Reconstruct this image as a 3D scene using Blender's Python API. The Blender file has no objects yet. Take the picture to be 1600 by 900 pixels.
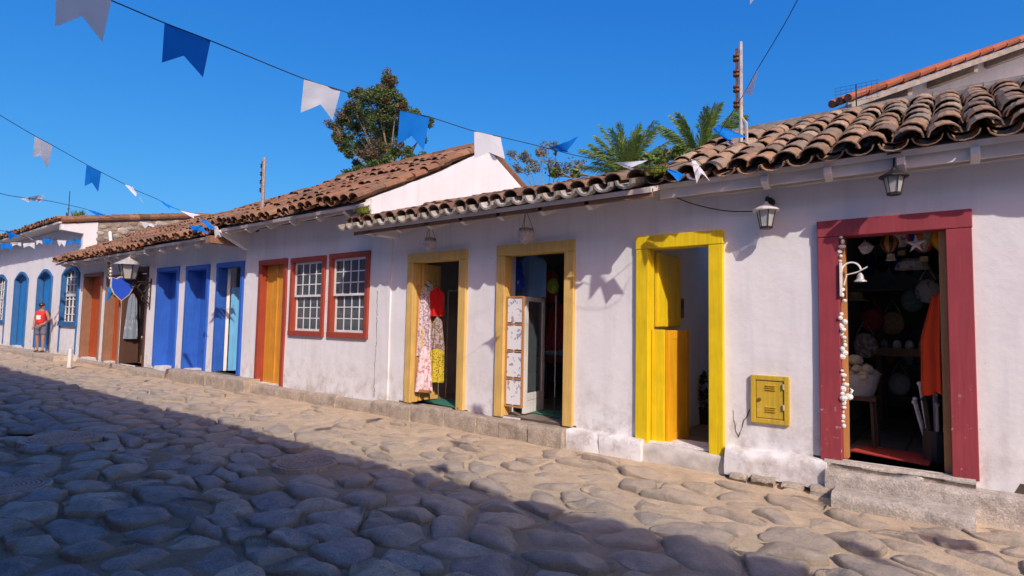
import bpy, math, random
import numpy as np
from mathutils import Vector, Matrix, noise
R = math.radians
random.seed(7)
rnd = random.uniform
scene = bpy.context.scene
COL = scene.collection

# ------------------------------------------------------------------ camera model
FPX = 900.0
CAM = Vector((0.0, -5.9, 1.5))
_yaw_s, _yaw_c = 0.6163, 0.7875
_p, _r = R(3.6), R(1.1)
f0 = Vector((-_yaw_s, _yaw_c, 0)); f0.normalize()
r0 = Vector((f0.y, -f0.x, 0))
fwd = f0*math.cos(_p) + Vector((0, 0, 1))*math.sin(_p)
up0 = Vector((0, 0, 1))*math.cos(_p) - f0*math.sin(_p)
rt = r0*math.cos(_r) + up0*math.sin(_r)
upv = up0*math.cos(_r) - r0*math.sin(_r)

def ray(px, py):
    return fwd + rt*((px-800)/FPX) + upv*((450-py)/FPX)
def hy(px, py, Y=0.0):           # point of the view ray on a plane parallel to the street front
    d = ray(px, py); t = (Y-CAM.y)/d.y
    return CAM + d*t
def hz(px, py, Z=0.0):
    d = ray(px, py); t = (Z-CAM.z)/d.z
    return CAM + d*t
def hd(px, py, dep):             # point at a depth along the view axis
    return CAM + ray(px, py)*dep

# ------------------------------------------------------------------ object helpers
def tag(o, label=None, cat=None, group=None, kind=None):
    if label: o['label'] = label
    if cat: o['category'] = cat
    if group: o['group'] = group
    if kind: o['kind'] = kind
    return o
def thing(name, label, cat, loc, group=None):
    o = bpy.data.objects.new(name, None); COL.objects.link(o)
    o.location = loc; o.empty_display_size = 0.1
    return tag(o, label, cat, group)
def copy_tree(o, parent=None):
    c = o.copy(); COL.objects.link(c); c.parent = parent
    for ch in [x for x in bpy.data.objects if x.parent == o]:
        copy_tree(ch, c)
    return c
def root_of(p):
    while p.parent is not None: p = p.parent
    return p

class MB:
    def __init__(s): s.v = []; s.f = []
    def add(s, vs, fs):
        n = len(s.v); s.v += [tuple(v) for v in vs]; s.f += [tuple(i+n for i in f) for f in fs]; return s
    def box(s, x0, x1, y0, y1, z0, z1):
        return s.add([(x0,y0,z0),(x1,y0,z0),(x1,y1,z0),(x0,y1,z0),(x0,y0,z1),(x1,y0,z1),(x1,y1,z1),(x0,y1,z1)],
                     [(0,3,2,1),(4,5,6,7),(0,1,5,4),(1,2,6,5),(2,3,7,6),(3,0,4,7)])
    def obox(s, c, ax, ay, az):     # centre and three half axes
        c = Vector(c); vs = []
        for k in ((-1,-1,-1),(1,-1,-1),(1,1,-1),(-1,1,-1),(-1,-1,1),(1,-1,1),(1,1,1),(-1,1,1)):
            vs.append(c+Vector(ax)*k[0]+Vector(ay)*k[1]+Vector(az)*k[2])
        return s.add(vs, [(0,3,2,1),(4,5,6,7),(0,1,5,4),(1,2,6,5),(2,3,7,6),(3,0,4,7)])
    def prism(s, pts, off):         # polygon (3D points) pushed along off
        n = len(pts); off = Vector(off); P = [Vector(p) for p in pts]
        vs = P+[p+off for p in P]
        fs = [tuple(range(n)), tuple(range(2*n-1, n-1, -1))]
        for i in range(n):
            j = (i+1) % n; fs.append((j, i, n+i, n+j))
        return s.add(vs, fs)
    def tube(s, pts, rad, n=6, cap=True):
        P = [Vector(p) for p in pts]
        if not isinstance(rad, (list, tuple)): rad = [rad]*len(P)
        vs = []; fs = []
        prev = None
        for i, p in enumerate(P):
            d = (P[min(i+1, len(P)-1)]-P[max(i-1, 0)])
            if d.length < 1e-9: d = Vector((0,0,1))
            d.normalize()
            a = prev if prev is not None else (Vector((0,0,1)) if abs(d.z) < .9 else Vector((1,0,0)))
            a = a - d*a.dot(d)
            if a.length < 1e-6: a = Vector((1,0,0)).cross(d)
            a.normalize(); b = d.cross(a); prev = a
            for k in range(n):
                t = 2*math.pi*k/n
                vs.append(p+(a*math.cos(t)+b*math.sin(t))*rad[i])
        for i in range(len(P)-1):
            for k in range(n):
                k2 = (k+1) % n
                fs.append((i*n+k, i*n+k2, (i+1)*n+k2, (i+1)*n+k))
        if cap:
            fs.append(tuple(range(n-1, -1, -1))); m = (len(P)-1)*n; fs.append(tuple(m+k for k in range(n)))
        return s.add(vs, fs)
    def lathe(s, c, prof, n=16, phase=0.0):  # prof: (radius, z)
        c = Vector(c); vs = []; fs = []
        for r_, z in prof:
            for k in range(n):
                t = 2*math.pi*k/n+phase
                vs.append(c+Vector((r_*math.cos(t), r_*math.sin(t), z)))
        for i in range(len(prof)-1):
            for k in range(n):
                k2 = (k+1) % n
                fs.append((i*n+k, i*n+k2, (i+1)*n+k2, (i+1)*n+k))
        if prof[0][0] > 1e-4: fs.append(tuple(range(n-1, -1, -1)))
        if prof[-1][0] > 1e-4: m = (len(prof)-1)*n; fs.append(tuple(m+k for k in range(n)))
        return s.add(vs, fs)
    def ball(s, c, r_, n=10, sx=1, sy=1, sz=1):
        c = Vector(c); m = n//2+1; vs = []; fs = []
        for i in range(m+1):
            a = math.pi*i/m - math.pi/2
            for k in range(n):
                t = 2*math.pi*k/n
                vs.append(c+Vector((r_*sx*math.cos(a)*math.cos(t), r_*sy*math.cos(a)*math.sin(t), r_*sz*math.sin(a))))
        for i in range(m):
            for k in range(n):
                k2 = (k+1) % n
                fs.append((i*n+k, i*n+k2, (i+1)*n+k2, (i+1)*n+k))
        return s.add(vs, fs)
    def build(s, name, mat, parent=None, smooth=False, bevel=0, solid=0):
        me = bpy.data.meshes.new(name)
        vs = s.v
        if parent is not None:
            r_ = root_of(parent); o_ = r_.location if r_.type == 'EMPTY' else Vector((0,0,0))
            vs = [(v[0]-o_.x, v[1]-o_.y, v[2]-o_.z) for v in vs]
        me.from_pydata(vs, [], s.f); me.validate(); me.update()
        me.materials.append(mat)
        if smooth: me.polygons.foreach_set('use_smooth', [True]*len(me.polygons))
        o = bpy.data.objects.new(name, me); COL.objects.link(o)
        if parent is not None: o.parent = parent
        if bevel:
            b = o.modifiers.new('bevel', 'BEVEL'); b.width = bevel; b.segments = 2; b.limit_method = 'ANGLE'
        if solid:
            b = o.modifiers.new('solidify', 'SOLIDIFY'); b.thickness = solid; b.offset = 0
        return o

# ------------------------------------------------------------------ materials
def sock(n, name):
    return n.inputs[name]
def newmat(name):
    m = bpy.data.materials.new(name); m.use_nodes = True
    nt = m.node_tree
    return m, nt, nt.nodes['Principled BSDF']
def N(nt, typ, **kw):
    n = nt.nodes.new(typ)
    for k, v in kw.items():
        if hasattr(n, k): setattr(n, k, v)
        else: n.inputs[k].default_value = v
    return n
def L(nt, a, b): nt.links.new(a, b)
def rgb(c): return (c[0], c[1], c[2], 1)
def posn(nt):
    return N(nt, 'ShaderNodeNewGeometry').outputs['Position']
def noise_n(nt, scale, detail=4, rough=.55, vec=None):
    n = N(nt, 'ShaderNodeTexNoise'); n.inputs['Scale'].default_value = scale
    n.inputs['Detail'].default_value = detail; n.inputs['Roughness'].default_value = rough
    if vec is not None: L(nt, vec, n.inputs['Vector'])
    return n.outputs['Fac']
def ramp(nt, fac, stops, interp='LINEAR'):
    r_ = N(nt, 'ShaderNodeValToRGB'); cr = r_.color_ramp; cr.interpolation = interp
    while len(cr.elements) < len(stops): cr.elements.new(.5)
    for e, (p, c) in zip(cr.elements, stops):
        e.position = p; e.color = rgb(c) if not isinstance(c, (int, float)) else (c, c, c, 1)
    L(nt, fac, r_.inputs['Fac']); return r_.outputs['Color']
def mixc(nt, fac, a, b, mode='MIX'):
    m = N(nt, 'ShaderNodeMix', data_type='RGBA', blend_type=mode)
    for s_, v in ((m.inputs['Factor'], fac), (m.inputs['A'] if False else m.inputs[6], a), (m.inputs[7], b)):
        if isinstance(v, (int, float)): s_.default_value = v
        elif isinstance(v, tuple): s_.default_value = rgb(v)
        else: L(nt, v, s_)
    return m.outputs[2]
def math_n(nt, op, a, b=None, clamp=False):
    m = N(nt, 'ShaderNodeMath', operation=op); m.use_clamp = clamp
    for i, v in enumerate((a, b)):
        if v is None: continue
        if isinstance(v, (int, float)): m.inputs[i].default_value = v
        else: L(nt, v, m.inputs[i])
    return m.outputs[0]
def bump(nt, bsdf, h, strength=.3, dist=.01, prev=None):
    b = N(nt, 'ShaderNodeBump'); b.inputs['Strength'].default_value = strength; b.inputs['Distance'].default_value = dist
    L(nt, h, b.inputs['Height'])
    if prev is not None: L(nt, prev, b.inputs['Normal'])
    L(nt, b.outputs['Normal'], bsdf.inputs['Normal']); return b.outputs['Normal']
def sepz(nt, vec, ax='Z'):
    s_ = N(nt, 'ShaderNodeSeparateXYZ'); L(nt, vec, s_.inputs[0]); return s_.outputs[ax]
def mapped(nt, scale):
    m = N(nt, 'ShaderNodeMapping'); m.inputs['Scale'].default_value = scale
    L(nt, posn(nt), m.inputs['Vector']); return m.outputs[0]

def simple(name, c, rough=.6, var=.15, nscale=12, metal=0, bumps=0.0, bscale=60, spec=None):
    m, nt, b = newmat(name)
    n = noise_n(nt, nscale, 5, .6, posn(nt))
    col = ramp(nt, n, [(.3, tuple(x*(1-var) for x in c)), (.7, tuple(min(1, x*(1+var)) for x in c))])
    L(nt, col, b.inputs['Base Color']); b.inputs['Roughness'].default_value = rough; b.inputs['Metallic'].default_value = metal
    if bumps: bump(nt, b, noise_n(nt, bscale, 4, .6, posn(nt)), bumps, .005)
    if spec is not None: b.inputs['Specular IOR Level'].default_value = spec
    return m

def plaster(name, base=(.80,.785,.79)):
    m, nt, b = newmat(name); P = posn(nt)
    big = ramp(nt, noise_n(nt, .9, 6, .6, P), [(.3, (.90,.885,.87)), (.55, (1,1,1)), (.8, (.97,.97,.975))])
    col = mixc(nt, 1.0, base, big, 'MULTIPLY')
    # vertical rain streaks
    st = ramp(nt, noise_n(nt, 1.0, 5, .6, mapped(nt, (7, 7, .5))), [(.50, 0.0), (.72, .6)])
    col = mixc(nt, st, col, tuple(x*.82 for x in base))
    # grime near the pavement
    z = sepz(nt, P)
    g = math_n(nt, 'SUBTRACT', 1.25, z); g = math_n(nt, 'MULTIPLY', g, .95, True)
    g = math_n(nt, 'POWER', g, 1.6)
    gn = ramp(nt, noise_n(nt, 5, 8, .72, P), [(.46, 0.0), (.68, 1.0)])
    g = math_n(nt, 'MULTIPLY', g, gn)
    g = math_n(nt, 'MULTIPLY', g, .85, True)
    col = mixc(nt, g, col, (.36,.30,.25))
    # flaked patches
    fl = ramp(nt, noise_n(nt, 3.1, 9, .7, P), [(.64, 0.0), (.655, 1.0)])
    fl = math_n(nt, 'MULTIPLY', fl, math_n(nt, 'SUBTRACT', 1.6, z, True))
    fl = math_n(nt, 'MULTIPLY', fl, .6)
    col = mixc(nt, fl, col, (.55,.50,.46))
    sp = ramp(nt, noise_n(nt, 17, 4, .6, P), [(.70, 0.0), (.73, .55)])
    col = mixc(nt, sp, col, (.40,.35,.31))
    L(nt, col, b.inputs['Base Color']); b.inputs['Roughness'].default_value = .9
    b.inputs['Specular IOR Level'].default_value = .15
    h = math_n(nt, 'ADD', math_n(nt, 'MULTIPLY', noise_n(nt, 2.6, 3, .5, P), 3.0), math_n(nt, 'MULTIPLY', noise_n(nt, 22, 8, .65, P), .55))
    bump(nt, b, h, .38, .012)
    return m

def tilemat(name, cols, dark=.35, mortar=False):
    m, nt, b = newmat(name); P = posn(nt)
    g = N(nt, 'ShaderNodeNewGeometry')
    col = ramp(nt, g.outputs['Random Per Island'], [(i/(len(cols)-1), c) for i, c in enumerate(cols)])
    n = ramp(nt, noise_n(nt, 9, 7, .7, P), [(.36, 0.0), (.62, 1.0)])
    n2 = math_n(nt, 'MULTIPLY', n, dark)
    col = mixc(nt, n2, col, (.045,.04,.035))
    li = ramp(nt, noise_n(nt, 26, 6, .7, P), [(.60, 0.0), (.72, .55)])
    col = mixc(nt, li, col, (.40,.36,.28))
    L(nt, col, b.inputs['Base Color']); b.inputs['Roughness'].default_value = .92
    b.inputs['Specular IOR Level'].default_value = .15
    bump(nt, b, noise_n(nt, 50, 6, .7, P), .5, .006)
    return m

def wood(name, c, rough=.55, chips=.0, plank=None, chip_col=(.7,.66,.6), grime=True, spec=.35):
    m, nt, b = newmat(name); P = posn(nt)
    n = noise_n(nt, 1, 5, .6, mapped(nt, (40, 40, 2.2)))
    col = ramp(nt, n, [(.3, tuple(x*.84 for x in c)), (.7, tuple(min(1, x*1.1) for x in c))])
    big = ramp(nt, noise_n(nt, 3.5, 5, .6, P), [(.35, .86), (.65, 1.0)])
    col = mixc(nt, 1.0, col, big, 'MULTIPLY')
    if chips:
        ch = ramp(nt, noise_n(nt, 16, 8, .75, P), [(.70-chips*.1, 0.0), (.715-chips*.1, 1.0)])
        z = sepz(nt, P); low = math_n(nt, 'SUBTRACT', 1.0, math_n(nt, 'MULTIPLY', z, .75), True)
        ch = math_n(nt, 'MULTIPLY', ch, low)
        col = mixc(nt, ch, col, chip_col)
    L(nt, col, b.inputs['Base Color']); b.inputs['Roughness'].default_value = rough
    b.inputs['Specular IOR Level'].default_value = spec
    bump(nt, b, n, .12, .003)
    return m

M = {}
M['plaster'] = plaster('plaster_white')
M['plaster_in'] = simple('plaster_inside', (.62,.59,.56), .9, .08, 2)
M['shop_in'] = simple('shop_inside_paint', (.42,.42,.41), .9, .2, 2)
M['soffit'] = simple('soffit_boards', (.70,.64,.58), .8, .12, 2.5, bumps=.2, bscale=20)
M['tile_old'] = tilemat('clay_tile_weathered', [(.17,.13,.095),(.33,.205,.13),(.44,.26,.155),(.23,.175,.125),(.48,.34,.23),(.35,.20,.12),(.29,.24,.185),(.40,.22,.12)], .34)
M['tile_red'] = tilemat('clay_tile_red', [(.17,.095,.06),(.27,.125,.07),(.34,.165,.09),(.20,.12,.08),(.36,.20,.115),(.26,.12,.065)], .32)
M['tile_eave'] = tilemat('clay_tile_limed', [(.42,.39,.35),(.55,.52,.48),(.36,.31,.26),(.5,.46,.40)], .35)
M['tile_new'] = tilemat('clay_tile_new', [(.32,.09,.045),(.40,.14,.08),(.26,.085,.045)], .08)
M['mortar'] = simple('lime_mortar', (.42,.39,.35), .95, .3, 14, bumps=.6, bscale=40)
M['shopyellow'] = wood('paint_pale_yellow', (.72,.47,.14), .6, .3)
M['yellow'] = wood('paint_bright_yellow', (.84,.60,.01), .45, .25, chip_col=(.5,.4,.2))
M['orange'] = wood('paint_orange_yellow', (.80,.40,.01), .5, .2)
M['magenta'] = wood('paint_magenta', (.33,.052,.066), .55, .75, chip_col=(.72,.62,.6))
M['redbrown'] = wood('paint_red_brown', (.36,.065,.035), .55, .2)
M['ochre'] = wood('wood_ochre', (.68,.30,.035), .5, .1)
M['orangewood'] = wood('wood_orange', (.55,.26,.09), .55, .1)
M['blue'] = wood('paint_royal_blue', (.035,.14,.56), .5, .15)
M['blue_dk'] = wood('paint_deep_blue', (.035,.07,.36), .5, .1)
M['cblue'] = wood('paint_colonial_blue', (.02,.22,.60), .5, .1)
M['cblue_dk'] = wood('paint_dull_blue', (.035,.15,.36), .55, .2)
M['skyblue'] = wood('paint_sky_blue', (.16,.48,.78), .5, .1)
M['rust'] = wood('paint_rust_orange', (.50,.085,.02), .5, .2)
M['brown'] = wood('paint_brown', (.28,.15,.09), .6, .2)
M['brown_dk'] = wood('paint_dark_brown', (.10,.05,.035), .6, .2)
M['white'] = wood('paint_white', (.78,.77,.75), .5, .1, chip_col=(.4,.36,.3))
M['greywhite'] = simple('paint_grey_white', (.62,.60,.58), .6, .1, 6)
M['stonekerb'] = None
M['iron'] = simple('dark_iron', (.035,.03,.028), .5, .4, 20, .4, .3, 80)
M['castiron'] = simple('cast_iron_worn', (.34,.27,.24), .6, .35, 25, .1, .4, 90)
M['rustiron'] = simple('rusty_iron', (.17,.065,.035), .8, .4, 22, 0, .4, 60)
M['steel'] = simple('galvanised_steel', (.55,.54,.52), .5, .25, 18, .3)
M['brass'] = simple('aged_brass', (.20,.13,.07), .45, .3, 20, .7)
M['gasbox'] = wood('gas_box_paint', (.62,.42,.04), .5, .9, chip_col=(.62,.6,.55))
M['rope'] = simple('string_dark', (.03,.035,.05), .8)
M['cable'] = simple('cable_black', (.03,.03,.03), .6)
M['black'] = simple('black_plastic', (.02,.02,.022), .4)
M['mat_green'] = simple('mat_green', (.03,.17,.12), .95, .2, 40, bumps=.5, bscale=300)
M['mat_red'] = simple('mat_red', (.48,.045,.03), .9, .15, 30, bumps=.5, bscale=200)
M['shell'] = simple('shell_white', (.78,.76,.70), .5, .12, 30)
M['skin'] = simple('skin_tan', (.36,.19,.12), .6, .05)
M['hair'] = simple('hair_dark', (.02,.015,.012), .7)
M['crack'] = simple('crack_dark', (.10,.08,.065), .95)

def glass(name, tint=(.8,.85,.85), alpha=.35, rough=.15):
    m, nt, b = newmat(name)
    b.inputs['Base Color'].default_value = rgb(tint); b.inputs['Roughness'].default_value = rough
    b.inputs['Alpha'].default_value = alpha
    b.inputs['IOR'].default_value = 1.5
    return m
M['glass'] = glass('window_glass', (.10,.13,.15), .5, .04)
M['lampglass'] = glass('lamp_glass', (.62,.62,.58), .55, .3)
M['globe'] = glass('ribbed_lamp_glass', (.42,.38,.34), .6, .2)

def clothmat(name, c, trans=0.0, c2=None, scale=20, thresh=.5, var=.08):
    m, nt, b = newmat(name); P = N(nt, 'ShaderNodeTexCoord').outputs['Object']
    if c2 is None:
        col = ramp(nt, noise_n(nt, 6, 3, .5, P), [(.3, tuple(x*(1-var) for x in c)), (.7, c)])
    else:
        col = ramp(nt, noise_n(nt, scale, 3, .6, P), [(thresh-.04, c), (thresh+.04, c2)])
    L(nt, col, b.inputs['Base Color']); b.inputs['Roughness'].default_value = .75
    b.inputs['Specular IOR Level'].default_value = .2
    if trans:
        tr = N(nt, 'ShaderNodeBsdfTranslucent'); L(nt, col, tr.inputs['Color'])
        mx = N(nt, 'ShaderNodeMixShader'); mx.inputs[0].default_value = trans
        L(nt, b.outputs[0], mx.inputs[1]); L(nt, tr.outputs[0], mx.inputs[2])
        L(nt, mx.outputs[0], nt.nodes['Material Output'].inputs['Surface'])
    return m
M['flag_blue'] = clothmat('flag_blue', (.008,.24,.80), .35)
M['flag_white'] = clothmat('flag_white', (.80,.80,.83), .3)

def leafmat(name, cols, trans=.3):
    m, nt, b = newmat(name)
    g = N(nt, 'ShaderNodeNewGeometry')
    col = ramp(nt, g.outputs['Random Per Island'], [(i/(len(cols)-1), c) for i, c in enumerate(cols)])
    L(nt, col, b.inputs['Base Color']); b.inputs['Roughness'].default_value = .55
    tr = N(nt, 'ShaderNodeBsdfTranslucent'); L(nt, col, tr.inputs['Color'])
    mx = N(nt, 'ShaderNodeMixShader'); mx.inputs[0].default_value = trans
    L(nt, b.outputs[0], mx.inputs[1]); L(nt, tr.outputs[0], mx.inputs[2])
    L(nt, mx.outputs[0], nt.nodes['Material Output'].inputs['Surface'])
    return m
M['leaf_green'] = leafmat('leaf_green', [(.06,.12,.025),(.095,.16,.035),(.14,.19,.045),(.13,.13,.045),(.07,.14,.035)])
M['leaf_brown'] = leafmat('leaf_brown', [(.10,.085,.035),(.17,.085,.05),(.20,.11,.06),(.08,.10,.03)])
M['leaf_palm'] = leafmat('leaf_palm', [(.09,.16,.03),(.15,.23,.045),(.22,.29,.06),(.10,.19,.05)])
M['leaf_dry'] = leafmat('leaf_dry', [(.17,.17,.09),(.22,.20,.12),(.12,.13,.06)])
M['leaf_moss'] = leafmat('leaf_moss', [(.16,.20,.02),(.25,.28,.03),(.10,.13,.02)])
M['bark'] = simple('bark', (.19,.15,.11), .9, .3, 8, bumps=.5, bscale=25)

# stone
def stonemat(name, cols, sandy=False):
    m, nt, b = newmat(name); P = posn(nt)
    g = N(nt, 'ShaderNodeNewGeometry')
    col = ramp(nt, g.outputs['Random Per Island'], [(i/(len(cols)-1), c) for i, c in enumerate(cols)])
    mo = ramp(nt, noise_n(nt, 7, 8, .7, P), [(.3, .60), (.7, 1.22)])
    col = mixc(nt, 1.0, col, mo, 'MULTIPLY')
    sk = ramp(nt, noise_n(nt, 75, 4, .7, P), [(.36, .72), (.5, 1.0), (.66, 1.25)])
    col = mixc(nt, 1.0, col, sk, 'MULTIPLY')
    if sandy:
        y = sepz(nt, P, 'Y'); a = math_n(nt, 'ADD', math_n(nt, 'MULTIPLY', y, .42), 1.42, True)   # 0 at -3.4 .. 1 at -1
        nn = ramp(nt, noise_n(nt, 3.0, 8, .7, P), [(.38, 0.0), (.60, 1.0)])
        a = math_n(nt, 'MULTIPLY', a, math_n(nt, 'ADD', math_n(nt, 'MULTIPLY', nn, .45), .55)); a = math_n(nt, 'MULTIPLY', a, .95)
        col = mixc(nt, a, col, (.56,.43,.305))
        # steep stone sides tinted darker brown towards the joints
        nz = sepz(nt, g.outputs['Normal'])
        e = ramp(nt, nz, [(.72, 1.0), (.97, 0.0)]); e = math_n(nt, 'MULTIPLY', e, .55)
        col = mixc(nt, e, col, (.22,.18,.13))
    L(nt, col, b.inputs['Base Color'])
    r_ = ramp(nt, noise_n(nt, 18, 5, .6, P), [(.3, .42), (.7, .75)])
    L(nt, r_, b.inputs['Roughness'])
    h = math_n(nt, 'ADD', noise_n(nt, 11, 7, .68, P), math_n(nt, 'MULTIPLY', noise_n(nt, 70, 6, .75, P), .4))
    bump(nt, b, h, .8, .03)
    return m
M['cobble'] = stonemat('cobble_stone', [(.17,.165,.175),(.29,.27,.26),(.20,.20,.225),(.38,.315,.26),(.23,.23,.26),(.33,.265,.235),(.17,.18,.215),(.41,.345,.275),(.28,.275,.29)], True)
M['stonekerb'] = stonemat('kerb_stone', [(.50,.41,.31),(.56,.46,.35),(.44,.36,.28),(.52,.44,.35)])
M['rubble'] = stonemat('rubble_stone', [(.30,.22,.15),(.42,.36,.29),(.24,.17,.12),(.48,.42,.35),(.20,.17,.15)])
M['slab'] = stonemat('granite_slab', [(.54,.47,.40),(.57,.50,.43)])

def sandmat():
    m, nt, b = newmat('sand'); P = posn(nt)
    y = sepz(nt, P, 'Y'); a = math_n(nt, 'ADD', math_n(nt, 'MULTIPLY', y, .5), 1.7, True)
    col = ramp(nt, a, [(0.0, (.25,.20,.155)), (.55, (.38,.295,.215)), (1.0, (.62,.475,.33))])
    mo = ramp(nt, noise_n(nt, 5, 8, .7, P), [(.3, .72), (.7, 1.12)])
    col = mixc(nt, 1.0, col, mo, 'MULTIPLY')
    sp = ramp(nt, noise_n(nt, 160, 3, .7, P), [(.35, .7), (.6, 1.08)])
    col = mixc(nt, 1.0, col, sp, 'MULTIPLY')
    L(nt, col, b.inputs['Base Color']); b.inputs['Roughness'].default_value = .95
    b.inputs['Specular IOR Level'].default_value = .1
    h = math_n(nt, 'ADD', noise_n(nt, 14, 6, .65, P), math_n(nt, 'MULTIPLY', noise_n(nt, 120, 4, .7, P), .25))
    bump(nt, b, h, .6, .02)
    return m
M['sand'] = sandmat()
M['floor_tile'] = None
def floormat(name, c1, c2, scale):
    m, nt, b = newmat(name); P = posn(nt)
    br = N(nt, 'ShaderNodeTexBrick'); br.offset = 0; br.inputs['Scale'].default_value = scale
    br.inputs['Color1'].default_value = rgb(c1); br.inputs['Color2'].default_value = rgb(c2); br.inputs['Mortar'].default_value = rgb(tuple(x*.35 for x in c1))
    br.inputs['Mortar Size'].default_value = .015; br.inputs['Brick Width'].default_value = .5; br.inputs['Row Height'].default_value = .5
    L(nt, P, br.inputs['Vector'])
    col = mixc(nt, 1.0, br.outputs['Color'], ramp(nt, noise_n(nt, 4, 5, .6, P), [(.3, .75), (.7, 1.1)]), 'MULTIPLY')
    L(nt, col, b.inputs['Base Color']); b.inputs['Roughness'].default_value = .5
    return m
M['floor_shop'] = floormat('shop_floor_tiles', (.28,.22,.18), (.24,.19,.155), 1.1)
M['floor_hall'] = floormat('hall_floor_tiles', (.40,.24,.10), (.30,.19,.09), 2.4)
SKY_GRADE = ((.13,1.68),(.60,.95),(1.85,.5)); SUN_C = (1.0,.94,.84)
SKY_STR, SUN_E, EXPO = .15, 2.7, 0.47
M['signblue'] = simple('sign_blue', (.03,.10,.62), .4, .05)
M['brass_pale'] = simple('sign_edge', (.62,.52,.32), .5, .1)
M['gourd'] = simple('gourd_green', (.30,.40,.04), .5, .2)
M['cement'] = simple('cement_flashing', (.16,.14,.125), .9, .35, 9, bumps=.5, bscale=30)
M['tile_h4'] = tilemat('clay_tile_brown', [(.15,.09,.06),(.25,.13,.08),(.33,.19,.12),(.18,.12,.08),(.38,.24,.16),(.22,.12,.07)], .35)
M['poleiron'] = simple('pole_grey_metal', (.42,.38,.35), .6, .35, 14)
M['cement_pale'] = simple('pale_cement', (.52,.48,.44), .9, .25, 7, bumps=.5, bscale=30)
M['hall_white'] = simple('hall_white_wall', (.80,.78,.75), .85, .05, 2)
M['oldboard'] = simple('weathered_boards', (.30,.25,.21), .85, .3, 8)
M['cl_greyblue'] = clothmat('cloth_grey_blue', (.20,.24,.30), 0, (.34,.36,.40), 9, .6)
# ------------------------------------------------------------------ house pieces
def wob(x, z):
    return .012*noise.noise(Vector((x*.9, 3.1, z*.9))) + .004*noise.noise(Vector((x*4.1, 9.1, z*4.1)))

def wall_front(mb, x0, x1, z0, z1, holes, depth=.35, Y=0.0, step=.22):
    xs = {x0, x1}; zs = {z0, z1}
    for (a, b, c, d) in holes: xs |= {a, b}; zs |= {c, d}
    def fill(s_):
        s_ = sorted(s_); o = []
        for i in range(len(s_)-1):
            n = max(1, int((s_[i+1]-s_[i])/step)); o += [s_[i]+(s_[i+1]-s_[i])*k/n for k in range(n)]
        return o+[s_[-1]]
    X = fill(xs); Z = fill(zs); nz = len(Z)
    vs = [(x, Y+wob(x, z), z) for x in X for z in Z]; fs = []
    for i in range(len(X)-1):
        for j in range(nz-1):
            cx = (X[i]+X[i+1])/2; cz = (Z[j]+Z[j+1])/2
            if any(a < cx < b and c < cz < d for a, b, c, d in holes): continue
            fs.append((i*nz+j, (i+1)*nz+j, (i+1)*nz+j+1, i*nz+j+1))
    mb.add(vs, fs)
    for (a, b, c, d) in holes:
        y0 = Y-.0; y1 = Y+depth
        mb.add([(a,y0,c),(a,y1,c),(a,y1,d),(a,y0,d)], [(0,1,2,3)])
        mb.add([(b,y0,c),(b,y1,c),(b,y1,d),(b,y0,d)], [(3,2,1,0)])
        mb.add([(a,y0,d),(b,y0,d),(b,y1,d),(a,y1,d)], [(3,2,1,0)])
        mb.add([(a,y0,c),(b,y0,c),(b,y1,c),(a,y1,c)], [(0,1,2,3)])
    return mb

def tile(mb, base, X, U, Nn, L_, r0_, r1_, up, seg=6, th=.011, arch=1.0):
    # base: middle of lower end; X across, U up-slope, Nn normal.  up=1 cover tile, -1 pan tile
    vs = []; fs = []
    for (t, rr) in ((0, r0_), (1, r1_)):
        for off in (0, th):
            for k in range(seg+1):
                a = math.pi*k/seg
                rad = rr-off
                vs.append(base + U*(L_*t) + X*(-rad*math.cos(a)) + Nn*(up*rad*arch*math.sin(a)))
    n = seg+1
    for k in range(seg):
        fs.append((k, k+1, 2*n+k+1, 2*n+k))
        fs.append((n+k+1, n+k, 3*n+k, 3*n+k+1))
        fs.append((k+1, k, n+k, n+k+1))
    fs += [(0, 2*n, 3*n, n), (seg, n+seg, 3*n+seg, 2*n+seg)]
    mb.add(vs, fs)

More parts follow.
